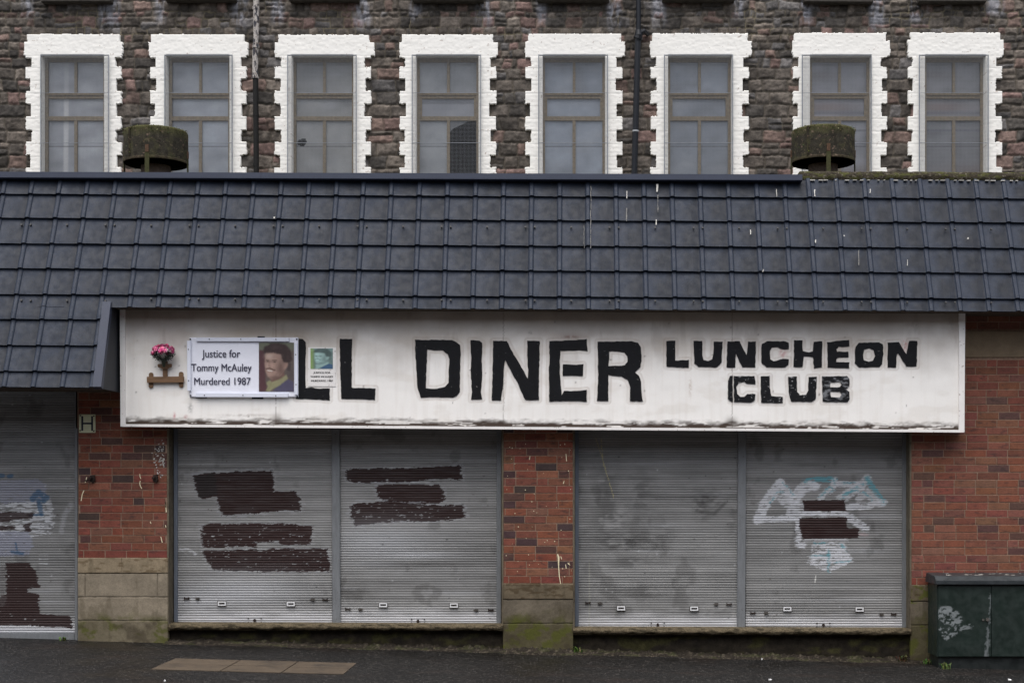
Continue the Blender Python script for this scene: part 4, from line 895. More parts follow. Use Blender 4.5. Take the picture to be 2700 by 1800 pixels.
LET['Bc'] = [Z6([(960, 1025), (1130, 1022), (1150, 1040), (1148, 1090), (1125, 1115), (1150, 1130), (1150, 1180), (1135, 1200), (965, 1200)]), Z6([(1018, 1065), (1085, 1062), (1095, 1085), (1080, 1100), (1015, 1098)]), Z6([(1015, 1130), (1085, 1130), (1095, 1150), (1080, 1168), (1020, 1165)])]
gx = np.linspace(328, 2530, 960); tt = np.linspace(0, 1, 140); GX, GT = np.meshgrid(gx, tt)
PX = GX; PY = (botl(GX) + 1) + (800 - (botl(GX) + 1)) * GT
cv = Canvas(PX, PY, (.94, .92, .885))
cv.put(sstep(.45, .7, fbm(PX / 160, PY / 60, 811, 4)) * .10, lin(200, 196, 190))
top = 1 - sstep(830, 1000, PY + 110 * (fbm(PX / 75, PY / 70, 815, 4) - .5)); cv.put(top * .62, lin(150, 136, 122))      # grime, with the shade under the eave painted into the colour
top2 = 1 - sstep(812, 868, PY + 30 * (fbm(PX / 60, PY / 30, 818, 4) - .5)); cv.put(top2 * .55, lin(112, 98, 84))  # darker band close under the roof edge, grime and painted shade together
cv.soft(640, 875, 90, 26, lin(140, 122, 100), .5); cv.soft(760, 880, 60, 22, lin(120, 100, 78), .45); cv.soft(1500, 885, 60, 10, lin(130, 104, 90), .35)
cv.put(sstep(.5, .72, fbm(PX / 9, PY / 160, 823, 4)) * .07, lin(176, 156, 132)); cv.put(sstep(.55, .7, fbm(PX / 90, PY / 40, 825, 4)) * .14, lin(190, 176, 156)); cv.put(sstep(.6, .72, fbm(PX / 24, PY / 90, 821, 4)) * .16 * sstep(1000, 900, PY), lin(120, 104, 88))
# ridges of old paint round the letters
for kx, ps in LET.items():
    bx = [p[0] for p in ps[0]]; by = [p[1] for p in ps[0]]
    sel = (PX > min(bx) - 16) & (PX < max(bx) + 16) & (PY > min(by) - 16) & (PY < max(by) + 16)
    d = np.full(PX.shape, 99.0); d[sel] = np.minimum.reduce([pdist(p + [p[0]], PX[sel], PY[sel]) for p in ps])
    cv.put((np.exp(-((d - 7) / 2.0) ** 2) * .30 + np.exp(-(d / 4) ** 2) * .22) * (.5 + .9 * fbm(PX / 9, PY / 9, 830)), lin(150, 128, 108))
for sx in (727, 1327.8, 1930): cv.stroke([(sx, 800), (sx, 1130)], 2.2, lin(112, 98, 86), .55, rag=1.2, gaps=.3, gs=(8, 12))
bd = (botl(PX) - PY)
cv.put(sstep(23, 6, bd + 18 * (fbm(PX / 22, PY / 8, 841, 4) - .5)) * (1 - .75 * sstep(.58, .66, fbm(PX / 44, PY / 5, 845, 4))), lin(62, 50, 42))
cv.put(np.exp(-(((PX - 640 - 90) / 12) ** 2)) * sstep(40, 6, bd) * .8, lin(58, 46, 38)); cv.soft(1928, 1112, 14, 12, lin(58, 46, 38), .7)
for q in range(46):
    x, y = rng.uniform(335, 2520), rng.uniform(840, 1100); cv.soft(x, y, rng.uniform(1, 3), rng.uniform(1, 3), lin(70, 56, 48), .7)
for (x, y, rx, ry, cc, a) in [(2386, 911, 8, 14, (190, 110, 110), .6), (2064, 931, 9, 11, (180, 110, 110), .55), (1505, 888, 22, 4, (110, 70, 62), .5), (502, 1074, 6, 14, (60, 56, 54), .4), (640, 1094, 60, 3, (120, 104, 92), .35), (460, 1096, 3, 8, (190, 110, 120), .6), (490, 1098, 4, 4, (170, 90, 100), .6), (1820, 1020, 4, 24, (160, 130, 100), .35), (1398, 878, 4, 4, (60, 50, 46), .6)]:
    m = a * np.exp(-(((PX - x) / rx) ** 2 + ((PY - y) / ry) ** 2)) * sstep(.3, .55, fbm(PX / 6, PY / 6, int(x))); cv.put(m * 1.3, lin(*cc))
kk = (16.25 + YB) / FPX
V = np.stack([(PX - VX) * kk, YB + .006 * (fbm(PX / 300, PY / 140, 851) - .5), 1.84 + (VY - PY) * kk], -1)
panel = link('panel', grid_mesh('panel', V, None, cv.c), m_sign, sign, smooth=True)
mb = MB(); mb.prism([(317, 800), (2545, 800), (2543.4, 1138), (318.5, 1121)], YB + .03, -.001); mb.obj('box_back', m_signframe, sign)
mb = MB()
fr = lambda pts: mb.prism(pts, YB - .028, YB + .028)
fr([(315.5, 800), (329, 800), (330, 1117.5), (317.6, 1124)]); fr([(2529, 800), (2545.5, 800), (2542.4, 1139.6), (2529, 1132.8)])
fr([(330.2, 1117.5), (2528.8, 1132.7), (2542, 1139.6), (318, 1124.2)])
mb.obj('frame', m_signframe, sign)
for kx, ps in LET.items():
    mt = m_letterworn if kx == 'Bc' else (m_lettermid if kx in ('C', 'Lc', 'Uc') else m_letter)
    link('letter', plate_mesh('letter', ps, YB - .004, .004, rag=.75, seg=7), mt, sign, label='faded grey letter' if kx == 'Bc' else None)
# stubs of a hidden first letter showing round the banner
mb = MB()
for (a, b, c0, d) in ((679, 886.5, 698, 891), (516, 1045, 546, 1049), (664, 1046, 694, 1051)): mb.pbox(a, b, c0, d, YB - .007, YB - .001, j=.002)
mb.obj('letter', m_letter, sign)

# ================================================================== THINGS ON THE SIGN
R4 = lambda p: zp(360, 860, p, 4.3556)
YBN = YB - .030
ban = thing('memorial_banner', P(642, 1047, YBN), 'white printed banner with three lines of lettering and a portrait photograph', 'banner')
gx = np.linspace(499.5, 786, 90); gy = np.linspace(1046.5, 889.5, 50); PX, PY = np.meshgrid(gx, gy); kk = (16.25 + YBN) / FPX
V = np.stack([(PX - VX) * kk, YBN + .012 - .004 * (fbm(PX / 60, PY / 30, 901) - .5), 1.84 + (VY - PY) * kk], -1)
link('sheet', grid_mesh('sheet', V, None, None, skirt=YB - .0005), m_banner, ban, smooth=False)
for pts in ([(580, 165), (622, 165), (622, 740), (582, 740)], [(685, 130), (1750, 133), (1750, 174), (685, 172)], [(1815, 195), (1850, 195), (1853, 785), (1816, 785)], [(680, 765), (1740, 770), (1740, 814), (680, 812)]):
    mb = MB(); mb.prism(R4(pts), YBN - .012, YBN + .008); mb.obj('batten', m_batten, ban, bevel=.002)
YT = YBN + .006
for s, x0, x1, yb, yc in (("Justice for", 752, 1190, 355, 270), ("Tommy McAuley", 630, 1320, 514, 430), ("Murdered 1987", 663, 1310, 671, 588)):
    (a, b), (c0, d) = R4([(x0, yb), (x1, yc)]); link('lettering', text_mesh(s, a, c0, b, d, YT, bold=.3), m_ink, ban)
def portrait(R, box, tint, name, parent, Y, n=(84, 116), flip=False):
    (a, b), (c0, d) = R([(box[0], box[1]), (box[2], box[3])]); gx = np.linspace(a, c0, n[0]); gy = np.linspace(d, b, n[1]); PX, PY = np.meshgrid(gx, gy)
    # work in the big portrait's own drawing coordinates
    U = 1405 + (PX - a) / (c0 - a) * 403; W = 187 + (PY - b) / (d - b) * 561
    c = Canvas(U, W, lin(104, 92, 86))
    c.put(sstep(300, 250, W), lin(112, 116, 96)); c.fill([(1405, 270), (1470, 280), (1480, 560), (1500, 748), (1405, 748)], lin(92, 52, 60), .9, rag=20, sx=40, sy=40); c.soft(1780, 560, 60, 90, lin(80, 72, 74), .7)
    c.fill([(1560, 748), (1620, 690), (1740, 605), (1808, 640), (1808, 748)], lin(84, 80, 108), 1, rag=6, sx=20, sy=20)
    c.fill([(1560, 560), (1690, 470), (1700, 600), (1600, 690), (1545, 640)], lin(128, 92, 80), 1)
    c.fill([(1483, 312), (1560, 292), (1655, 320), (1685, 410), (1742, 418), (1735, 455), (1695, 505), (1660, 565), (1605, 602), (1545, 608), (1503, 575), (1482, 505), (1472, 430)], lin(172, 138, 122), 1, rag=5, sx=20, sy=20)
    c.soft(1540, 350, 50, 30, lin(196, 166, 150), .7); c.soft(1560, 450, 26, 26, lin(200, 160, 144), .6); c.soft(1660, 500, 30, 60, lin(128, 94, 84), .6); c.soft(1600, 590, 60, 20, lin(130, 96, 86), .6); c.soft(1540, 560, 30, 16, lin(186, 148, 132), .5)
    c.soft(1716, 440, 16, 24, lin(176, 136, 120), .9)
    c.fill([(1455, 305), (1462, 240), (1530, 200), (1630, 188), (1720, 212), (1778, 285), (1788, 390), (1745, 422), (1735, 415), (1690, 415), (1668, 370), (1655, 325), (1600, 312), (1560, 302), (1520, 310), (1495, 306)], lin(66, 50, 50), 1, rag=16, sx=14, sy=14)
    c.put(sstep(.5, .7, fbm(U / 14, W / 14, 77)) * .35 * inside([(1455, 305), (1462, 240), (1530, 200), (1630, 188), (1720, 212), (1778, 285), (1788, 390), (1690, 415), (1655, 325), (1495, 306)], U, W), lin(100, 80, 78))
    c.fill([(1740, 415), (1775, 430), (1765, 520), (1720, 500), (1735, 455)], lin(70, 58, 60), .8, rag=6)
    c.fill([(1488, 650), (1530, 618), (1560, 640), (1650, 600), (1722, 555), (1738, 600), (1640, 680), (1560, 720), (1530, 748), (1480, 748), (1510, 690)], lin(150, 147, 104), 1, rag=5, sx=18, sy=18); c.stroke([(1550, 645), (1530, 700), (1500, 748)], 8, lin(120, 117, 72), .6); c.stroke([(1560, 650), (1650, 620), (1725, 575)], 6, lin(184, 180, 132), .5)
    c.soft(1650, 480, 44, 90, lin(104, 78, 72), .75); c.soft(1590, 590, 70, 26, lin(98, 72, 66), .7); c.soft(1530, 345, 44, 24, lin(206, 178, 162), .7); c.soft(1505, 450, 18, 34, lin(192, 158, 142), .7); c.soft(1545, 402, 60, 12, lin(120, 92, 84), .5); c.soft(1700, 380, 40, 60, lin(56, 44, 44), .5); c.soft(1600, 240, 60, 26, lin(96, 78, 74), .4); c.soft(1500, 470, 14, 50, lin(188, 154, 138), .5); c.stroke([(1600, 470), (1625, 520), (1600, 560)], 8, lin(120, 88, 80), .5); c.soft(1590, 350, 40, 20, lin(150, 116, 104), .5); c.soft(1480, 560, 12, 40, lin(96, 64, 62), .5)
    c.mul(.86 + .28 * fbm(U / 16, W / 16, 79, 3))
    for _ in range(4):
        q = np.pad(c.c, ((1, 1), (1, 1), (0, 0)), 'edge'); c.c = (q[1:-1, 1:-1] * 2 + q[:-2, 1:-1] + q[2:, 1:-1] + q[1:-1, :-2] + q[1:-1, 2:]) / 6
    c.soft(1505, 402, 15, 8, lin(44, 32, 32), .95); c.soft(1587, 408, 17, 8, lin(44, 32, 32), .95); c.stroke([(1488, 385), (1520, 388)], 9, lin(84, 60, 54), .8); c.stroke([(1560, 388), (1610, 390)], 9, lin(84, 60, 54), .8)
    c.stroke([(1525, 400), (1518, 455), (1540, 462)], 7, lin(130, 96, 84), .6); c.stroke([(1490, 488), (1530, 480), (1588, 506)], 15, lin(84, 58, 52), .85); c.stroke([(1508, 508), (1556, 515)], 10, lin(226, 218, 208), .95); c.stroke([(1508, 522), (1570, 524)], 6, lin(140, 84, 78), .8)
    c.stroke([(1640, 560), (1690, 500)], 6, lin(96, 68, 62), .5); c.stroke([(1572, 470), (1612, 520)], 5, lin(110, 80, 74), .5)
    for _ in range(1):
        q = np.pad(c.c, ((1, 1), (1, 1), (0, 0)), 'edge'); c.c = (q[1:-1, 1:-1] * 2 + q[:-2, 1:-1] + q[2:, 1:-1] + q[1:-1, :-2] + q[1:-1, 2:]) / 6
    g = c.c.mean(-1, keepdims=True); c.c = (g * .22 + c.c * .78) * .92
    if tint:
        g = c.c.mean(-1, keepdims=True); t = np.array((.75, 1.1, 1.05)); c.c = np.clip(g ** .72 * t * 1.25, 0, .9)
        c.put(sstep(1500, 1420, U) * .7, lin(150, 180, 96)); c.put(inside([(1560, 748), (1620, 690), (1740, 605), (1808, 640), (1808, 748)], U, W) * .8, lin(52, 86, 128))
    kk = (16.25 + Y) / FPX
    V = np.stack([(PX - VX) * kk, np.full(PX.shape, Y), 1.84 + (VY - PY) * kk], -1)
    link(name, grid_mesh(name, V, None, c.c), m_print, parent)
portrait(R4, (1405, 187, 1808, 748), False, 'portrait', ban, YT + .0)
mb = MB()
for (x, y) in [(612, 147), (1836, 147), (616, 793), (1842, 803), (836, 148), (1198, 149), (1601, 150), (1828, 325), (1832, 668), (596, 265), (599, 624), (780, 792), (1222, 792), (1600, 797)]:
    (a, b), = R4([(x, y)]); q = P(a, b, YBN - .012); corner = x in (612, 1836, 616, 1842); rr = .009 if corner else .006; y0 = YBN + (.004 if corner else -.016)
    mb = MB(); mb.tube([(q[0], y0, q[2]), (q[0], YBN + .012, q[2])], rr, 10); mb.obj('screw_head', m_screw, ban)
pos = thing('memorial_poster', P(849, 1018, YB - .008), 'small laminated poster with a green tinted portrait between two black letters', 'poster')
mb = MB(); mb.prism(R4([(1970, 240), (2290, 243), (2288, 690), (1968, 688)]), YB - .008, YB - .0045); mb.obj('sheet', m_signframe, pos)
portrait(R4, (1998, 253, 2255, 488), True, 'portrait', pos, YB - .0105, (56, 56))
for s, x0, x1, yb, yc in (("JUSTICE FOR", 2032, 2226, 541, 522), ("TOMMY MCAULEY", 1997, 2260, 587, 568), ("MURDERED 1987", 2005, 2255, 634, 615)):
    (a, b), (c0, d) = R4([(x0, yb), (x1, yc)]); link('lettering', text_mesh(s, a, c0, b, d, YB - .0095, bold=.25), m_inkdark, pos)
# wooden holder
YC = YB - .03
hol = thing('wooden_cross', P(435, 1022, YC), 'small brown wooden cross shaped holder with two upright pegs on the white sign', 'wooden cross')
def plank(pts, y0, y1, name): mb = MB(); mb.prism(R4(pts), y0, y1); mb.obj(name, m_wood, hol, bevel=.004)
plank([(115, 578), (542, 575), (540, 645), (118, 650)], YC - .012, YC + .012, 'plank')
plank([(140, 545), (152, 530), (178, 530), (190, 545), (190, 695), (178, 708), (150, 708), (138, 695)], YC + .0125, YB - .001, 'peg'); plank([(484, 538), (496, 522), (524, 522), (537, 538), (537, 688), (524, 702), (498, 702), (485, 688)], YC + .0125, YB - .001, 'peg')
plank([(300, 400), (352, 400), (352, 577), (300, 577)], YC + .002, YB - .001, 'post')
plank([(240, 432), (405, 430), (403, 470), (370, 478), (352, 492), (300, 492), (280, 478), (243, 470)], YC - .012, YC + .0015, 'crosspiece')
# flowers
fl = thing('flower_bouquet', P(432, 962, YC - .02), 'bunch of pink flowers with dark foliage in clear wrap above the wooden cross', 'flowers')
mb = MB(); cx0, cy0, cz0 = P(430, 932, YC - .075); EX, EY, EZ = .118, .062, .082
def shell(lo, hi, f=1.0):
    while True:
        u = Vector((rng.gauss(0, 1), rng.gauss(-.35, 1), rng.gauss(0, 1))).normalized()
        if lo < u.z < hi: return u, Vector((cx0 + u.x * EX * f, cy0 + u.y * EY * f, cz0 + u.z * EZ * f))
for q in range(1100):
    f = rng.uniform(.55, 1.03); u, p = shell(-1, .35, f); tp = max(0, -u.z); p.x = cx0 + (p.x - cx0) * (1 - .45 * tp * tp)
    d = (u + Vector((0, -.2, .6 * rng.random()))).normalized(); sd_ = Vector((rng.uniform(-1, 1), rng.uniform(-1, 1), rng.uniform(-.5, .5))).normalized()
    l = rng.uniform(.012, .028); sv_ = d.cross(sd_).normalized() * rng.uniform(.002, .006); g = rng.uniform(.5, 1.5); cc = tuple(v * g for v in lin(*rng.choice([(40, 52, 46), (50, 62, 50), (34, 40, 36)])))
    mb.add([p - sv_ * .3, p + d * l * .5 - sv_, p + d * l, p + d * l * .5 + sv_], [(0, 1, 2, 3)], cc)
mb.tube([(cx0, cy0 + .03, cz0 - .14), (cx0, cy0 + .01, cz0 - .05)], [.012, .028], 10, lin(46, 54, 40)); mb.obj('foliage', m_leaf, fl)
for q in range(24):
    if q < 4: u, o = [(Vector((.05, -.8, .5)).normalized(), Vector((cx0 + .012, cy0 - .066, cz0 + .035))), (Vector((.2, -.8, .4)).normalized(), Vector((cx0 + .036, cy0 - .064, cz0 + .022))), (Vector((-.5, -.7, .4)).normalized(), Vector((cx0 - .062, cy0 - .05, cz0 + .034))), (Vector((-.8, -.5, .2)).normalized(), Vector((cx0 - .10, cy0 - .03, cz0 + .004)))][q]
    else: u, o = shell(.12, 1, .98)
    br = [1.35, 1.3, 1.1, 1.0][q] if q < 4 else rng.uniform(.5, .95); mb = MB(); R_ = rng.uniform(.022, .030)
    for k_ in range(52):
        v = (u * .9 + Vector((rng.gauss(0, 1), rng.gauss(0, 1), rng.gauss(0, 1)))).normalized(); a1 = v.orthogonal().normalized(); a2 = v.cross(a1); th = rng.uniform(0, 6.28); t_ = a1 * math.cos(th) + a2 * math.sin(th); w2 = v.cross(t_)
        rr = R_ * rng.uniform(.55, 1.0); wd = R_ * .42; pk = tuple(x * br * rng.uniform(.75, 1.2) for x in lin(*rng.choice([(218, 104, 148), (204, 78, 126), (230, 146, 178), (190, 62, 108)])))
        c_ = o + v * rr; mb.add([c_ - t_ * wd * .6 - w2 * wd, c_ - t_ * wd * .6 + w2 * wd, c_ + t_ * wd + w2 * wd * .7 + v * .004, c_ + t_ * wd - w2 * wd * .7 + v * .004], [(0, 1, 2, 3)], pk)
    mb.obj('bloom', m_pink, fl)
mw = bpy.data.materials.new('clear_wrap'); mw.use_nodes = True; nt = mw.node_tree
gl = nt.nodes.new('ShaderNodeBsdfGlossy'); gl.inputs['Roughness'].default_value = .18; tr = nt.nodes.new('ShaderNodeBsdfTransparent'); mx = nt.nodes.new('ShaderNodeMixShader'); mx.inputs[0].default_value = .05
nt.links.new(tr.outputs[0], mx.inputs[1]); nt.links.new(gl.outputs[0], mx.inputs[2]); nt.links.new(mx.outputs[0], nt.nodes['Material Output'].inputs[0])
vs = []; fs = []; n = 26
for i, t in enumerate(np.linspace(0, 1, 10)):
    for q in range(n):
        a = 2 * math.pi * q / n; zz_ = -1.5 + 2.45 * t; rr = (math.sqrt(max(.02, 1 - zz_ * zz_)) if zz_ > -.3 else .95 - (-.3 - zz_) * .72) * (1.1 + .12 * (rng.random() - .5))
        vs.append((cx0 + EX * rr * math.cos(a), min(cy0 + EY * rr * math.sin(a), YB - .012), cz0 + EZ * 1.12 * zz_ + .006 * (rng.random() - .5)))
for i in range(9):
    for q in range(n): fs.append((i * n + q, i * n + (q + 1) % n, (i + 1) * n + (q + 1) % n, (i + 1) * n + q))
mb = MB(); mb.add(vs, fs); mb.obj('wrap', mw, fl)

# ---- grit and earth gathered along the foot of the wall
gx = np.linspace(-4.42, 3.9, 700); tt = np.linspace(0, 1, 9); GX, GT = np.meshgrid(gx, tt)
wdt = .06 + .20 * fbm(GX * 3.1, GX * 0, 971, 4) + .05 * vnoise(GX * 22, GX * 0, 972); yb = np.where((GX > XP(1326, 0)) & (GX < XP(1511, 0)), -.014, .05)
GY = yb - wdt * (1 - GT) - (yb < 0) * 0; hz = (.004 + .045 * GT ** 1.5 * (.4 + fbm(GX * 5, GT * 2, 973, 4))) * (.7 + .6 * vnoise(GX * 40, GT * 9, 974)) - .01 * (GT < .05)
cvd = Canvas(GX * 240, GT * 60, lin(40, 35, 29)); cvd.mul(.5 + 1.0 * fbm(GX * 26, GT * 6, 975, 4)); cvd.put(sstep(.55, .66, fbm(GX * 7, GT * 3, 976, 4)) * .6, lin(54, 56, 32)); cvd.put(sstep(.72, .76, vnoise(GX * 70, GT * 22, 977)) * .5, lin(96, 88, 76))
tag(link('grit', grid_mesh('grit', np.stack([GX, GY, -.026 * GX + hz], -1), None, cvd.c), m_base, None, origin=(0, -.1, 0)), 'dark grit and moss gathered along the foot of the shop wall', 'grit', kind='stuff')

# ================================================================== SMALL THINGS ON THE WALL
hs_ = thing('hydrant_sign', P(230, 1140, -.01), 'small cream metal plate with a dark letter H on the left brick pier', 'sign')
mb = MB(); mb.pbox(208.2, 1092, 251.4, 1140.4, -.014, -.004); mb.obj('plate', m_hplate, hs_, bevel=.003)
mb = MB()
def hr(a, b, c0, d):
    (x0, y0), (x1, y1) = zp(180, 1060, [(a, b), (c0, d)], 5.6); mb.pbox(x0, y0, x1, y1, -.0165, -.0135)
hr(192, 205, 220, 420); hr(338, 205, 365, 420); hr(220.5, 300, 337.5, 326); mb.obj('letter', m_hink, hs_)
mb = MB()
for (x, y) in ((180, 197), (378, 205), (176, 418), (378, 424)):
    (a, b), = zp(180, 1060, [(x, y)], 5.6); q = P(a, b, -.014); mb = MB(); mb.tube([(q[0], -.019, q[2]), (q[0], -.012, q[2])], .008, 10); mb.obj('screw_head', m_rust, hs_)
for (x, y, lab, arm) in ((243, 1262, 'rusty iron stub with a side spike on the brick pier under the H plate', True), (409, 1261, 'blunt rusty iron stub on the brick pier beside the shutter reveal', False)):
    q = P(x, y, 0); t = thing('iron_stub', q, lab, 'bracket', 'iron stubs on the left brick pier')
    mb = MB(); mb.prism([(x - 6, y - 9), (x + 5, y - 10), (x + 7, y + 4), (x + 2, y + 10), (x - 6, y + 7)], -.03, .004); mb.obj('plate', m_rust, t, bevel=.003)
    mb = MB(); mb.tube([(q[0], -.09, q[2] + .005), (q[0], -.02, q[2] + .01)], .014, 10)
    if arm: mb.tube([(q[0] - .06, -.06, q[2] - .022), (q[0], -.045, q[2] - .004)], .008, 8)
    mb.obj('spike', m_rust, t)

# ================================================================== UTILITY CABINET
YF0, YF1 = -.47, -.05
cab = thing('utility_cabinet', (XP(2614, YF0), YF0, gz(XP(2614, YF0))), 'dark green steel street cabinet with white scrawl on its door at the right edge', 'cabinet')
x0 = XP(2472, YF0); xs_ = XP(2614, YF0); x1 = xs_ + (xs_ - x0); zt = ZP(1541, YF0); zd = ZP(1731, YF0)
G = lin(27, 39, 35); GD = lin(26, 31, 31)
gzc = lambda x: gz(x) - .02
mb = MB(); mb.box(x0, x1, YF0 + .02, YF1, zd - .002, zt, G); mb.obj('body', m_cab, cab, bevel=.004)
mb = MB(); mb.box(x0 + .02, x1 - .02, YF0 + .03, YF1 - .02, gz(x1) - .05, zd - .0025, GD); mb.obj('plinth', m_cab, cab)
mb = MB(); a, b = x0 - .025, x1 + .025; zz = ZP(1540, YF0 - .03)
pr = [(YF0 - .035, zz), (YF0 - .035, zz + .04), (YF0 + .03, zz + .085), (YF1 - .03, zz + .10), (YF1 + .02, zz + .045), (YF1 + .02, zz)]
vs = [(x, y, z) for x in (a, b) for y, z in pr]; n = len(pr)
mb.add(vs, [tuple(range(n)), tuple(range(2 * n - 1, n - 1, -1))] + [(i, i + n, (i + 1) % n + n, (i + 1) % n) for i in range(n)], lin(42, 47, 50))
lid = mb.obj('lid', m_cab, cab, bevel=.003)
bm = bmesh.new(); bm.from_mesh(lid.data); bmesh.ops.recalc_face_normals(bm, faces=bm.faces[:]); bm.to_mesh(lid.data); bm.free()
mb = MB()
for (px, py) in [(2498, 1514), (2502, 1515), (2495, 1513), (2560, 1516), (2574, 1515), (2585, 1514), (2590, 1516), (2620, 1515), (2638, 1516), (2655, 1514), (2672, 1517), (2690, 1516), (2548, 1517), (2610, 1517)]:
    t = rng.uniform(.15, .85); y = YF0 + .03 + t * .3; z = zz + .085 + t * .013 + .004; x = XP(px, y); r = rng.uniform(.01, .03)
    n = 8; mb.add([(x + r * math.cos(i * .785) * rng.uniform(.6, 1.3), y + r * math.sin(i * .785) * rng.uniform(.6, 1.3), z + r * .045 * math.sin(i * .785)) for i in range(n)], [tuple(range(n))], (1, 1, 1))
mb.obj('bird_droppings', m_drop, lid)
def door(xa, xb, paint, name):
    nx_, ny_ = 90, 120; gx = np.linspace(xa, xb, nx_); gzv = np.linspace(zd + .004, zt - .012, ny_); X, Z = np.meshgrid(gx, gzv)
    kk = (16.25 + YF0) / FPX; PX = X / kk + VX; PY = VY - (Z - 1.84) / kk; cv = Canvas(PX, PY, G); cv.mul(.85 + .3 * fbm(PX / 50, PY / 60, 951, 4))
    if paint: paint(cv)
    V = np.stack([X, np.full(X.shape, YF0), Z], -1); return link(name, grid_mesh(name, V, None, cv.c, skirt=YF0 + .019), m_cab, cab)
def pdoor(cv):
    kw = dict(rag=9, sx=7, sy=5, gaps=.54, gs=(7, 5)); W = lin(126, 132, 134)
    for s, (pts, w_) in enumerate([([(1780, 1060), (1840, 1055), (1870, 1100)], 40), ([(1775, 1110), (1800, 1140), (1900, 1140)], 36), ([(1870, 1090), (1910, 1120), (1900, 1150)], 40), ([(1775, 1090), (1830, 1080)], 50), ([(1780, 1190), (1800, 1215), (1870, 1180)], 26), ([(1865, 1160), (1885, 1210), (1830, 1250)], 28), ([(1800, 1250), (1820, 1260)], 24), ([(1915, 1195), (1985, 1175)], 28)]):
        cv.stroke(C_(pts), w_ / K, W, .8, seed=70 + s, **kw)
    cv.stroke(C_([(2122, 960), (2125, 1040), (2115, 1100), (2105, 1200), (2095, 1300), (2090, 1385)]), 7, lin(120, 126, 128), .5, rag=5, gaps=.5, gs=(4, 14), seed=90); cv.stroke(C_([(2105, 1280), (2092, 1385)]), 12, lin(120, 126, 128), .4, rag=5, gaps=.5, gs=(4, 14), seed=91)
d1 = door(x0 + .012, xs_ - .004, pdoor, 'door'); d2 = door(xs_ + .004, x1 - .012, None, 'door')
mb = MB(); q = P(2603, 1632, YF0); mb.tube([(q[0], YF0 - .02, q[2]), (q[0], YF0 + .001, q[2])], .018, 14); q = P(2592, 1633, YF0); mb.tube([(q[0], YF0 - .012, q[2]), (q[0], YF0 + .001, q[2])], .012, 12); mb.obj('handle', m_steel, d1)

# ================================================================== ROOF VENTILATORS
YV = 1.0; vx = XP(411.4, YV); vz = zf - .012; ztop, zbot = 5.965, 5.585; RV = .365
vent = thing('roof_ventilator', (vx, YV, vz), 'mossy drum shaped roof ventilator standing in front of the second window', 'roof vent', 'mossy roof ventilators on the flat roof')
N_ = 56; rings = [(RV, zbot), (RV, zbot + .02), (RV, zbot + .12), (RV, zbot + .25), (RV, ztop - .03), (RV - .008, ztop - .008), (RV - .03, ztop), (.2, ztop + .018), (.001, ztop + .022)]
mb = MB(); mb.lathe(vx, YV, rings, N_)
for i, v in enumerate(mb.v):
    a = math.atan2(v[1] - YV, v[0] - vx); nz = float(fbm(np.array(a * 4 + 10), np.array(v[2] * 9), 3, 3)); g = .9 + .5 * (nz - .5)
    cc = np.array(lin(56, 53, 46)) * g; t = max(0, (v[2] - (ztop - .10)) / .10); t = min(1, t) * .6; cc = cc * (1 - t) + np.array(lin(84, 84, 46)) * t; mb.c[i] = tuple(cc)
mb.obj('cowl', m_cowl, vent, smooth=True)
mb = MB(); mb.lathe(vx, YV, [(RV + .004, zbot - .002), (RV + .006, zbot + .012), (RV + .004, zbot + .026), (RV, zbot + .028)], N_, lin(58, 52, 42)); mb.obj('rim', m_cowl, vent, smooth=True)
mb = MB(); a_ = math.radians(-128); mb.box(vx + math.cos(a_) * RV - .012, vx + math.cos(a_) * RV + .012, YV + math.sin(a_) * RV - .012, YV + math.sin(a_) * RV + .012, zbot + .03, ztop - .02, lin(50, 46, 38), j=.003); mb.obj('seam', m_cowl, vent)
mb = MB()
for q in range(240):
    a_ = rng.uniform(-3.14, 0); cl = rng.choice([-2.7, -2.2, -1.3, -.5, -.2]); a_ = cl + rng.gauss(0, .16) if rng.random() < .75 else a_; zz_ = ztop - .002 - abs(rng.gauss(0, .028)) if rng.random() < .7 else rng.uniform(zbot, ztop); rr = RV + .004; p = Vector((vx + math.cos(a_) * rr, YV + math.sin(a_) * rr, zz_)); l = rng.uniform(.005, .012)
    vs = [p + Vector((rng.uniform(-l, l), rng.uniform(-l, l) - .004, rng.uniform(-l, l) * .8)) for _ in range(4)]; mb.add(vs, [(0, 1, 2), (0, 2, 3), (0, 1, 3), (1, 2, 3)], tuple(x * rng.uniform(.6, 1.4) for x in lin(*rng.choice([(72, 76, 40), (58, 60, 36), (86, 84, 54)]))))
tag(mb.obj('moss', m_weed, vent), kind='stuff')
mb = MB(); mb.lathe(vx, YV, [(RV - .012, zbot + .001), (RV - .014, ztop - .03), (.001, ztop - .02)], N_); mb.f = [f[::-1] for f in mb.f]
mb.lathe(vx, YV, [(RV, zbot), (RV - .012, zbot)], N_); mb.obj('cowl_lining', m_inner, vent)
mb = MB(); mb.lathe(vx, YV, [(.205, vz), (.205, vz + .05), (.17, vz + .06), (.17, vz + .28), (.15, vz + .285), (.001, vz + .285)], 40); mb.obj('neck', m_neck, vent, smooth=False)
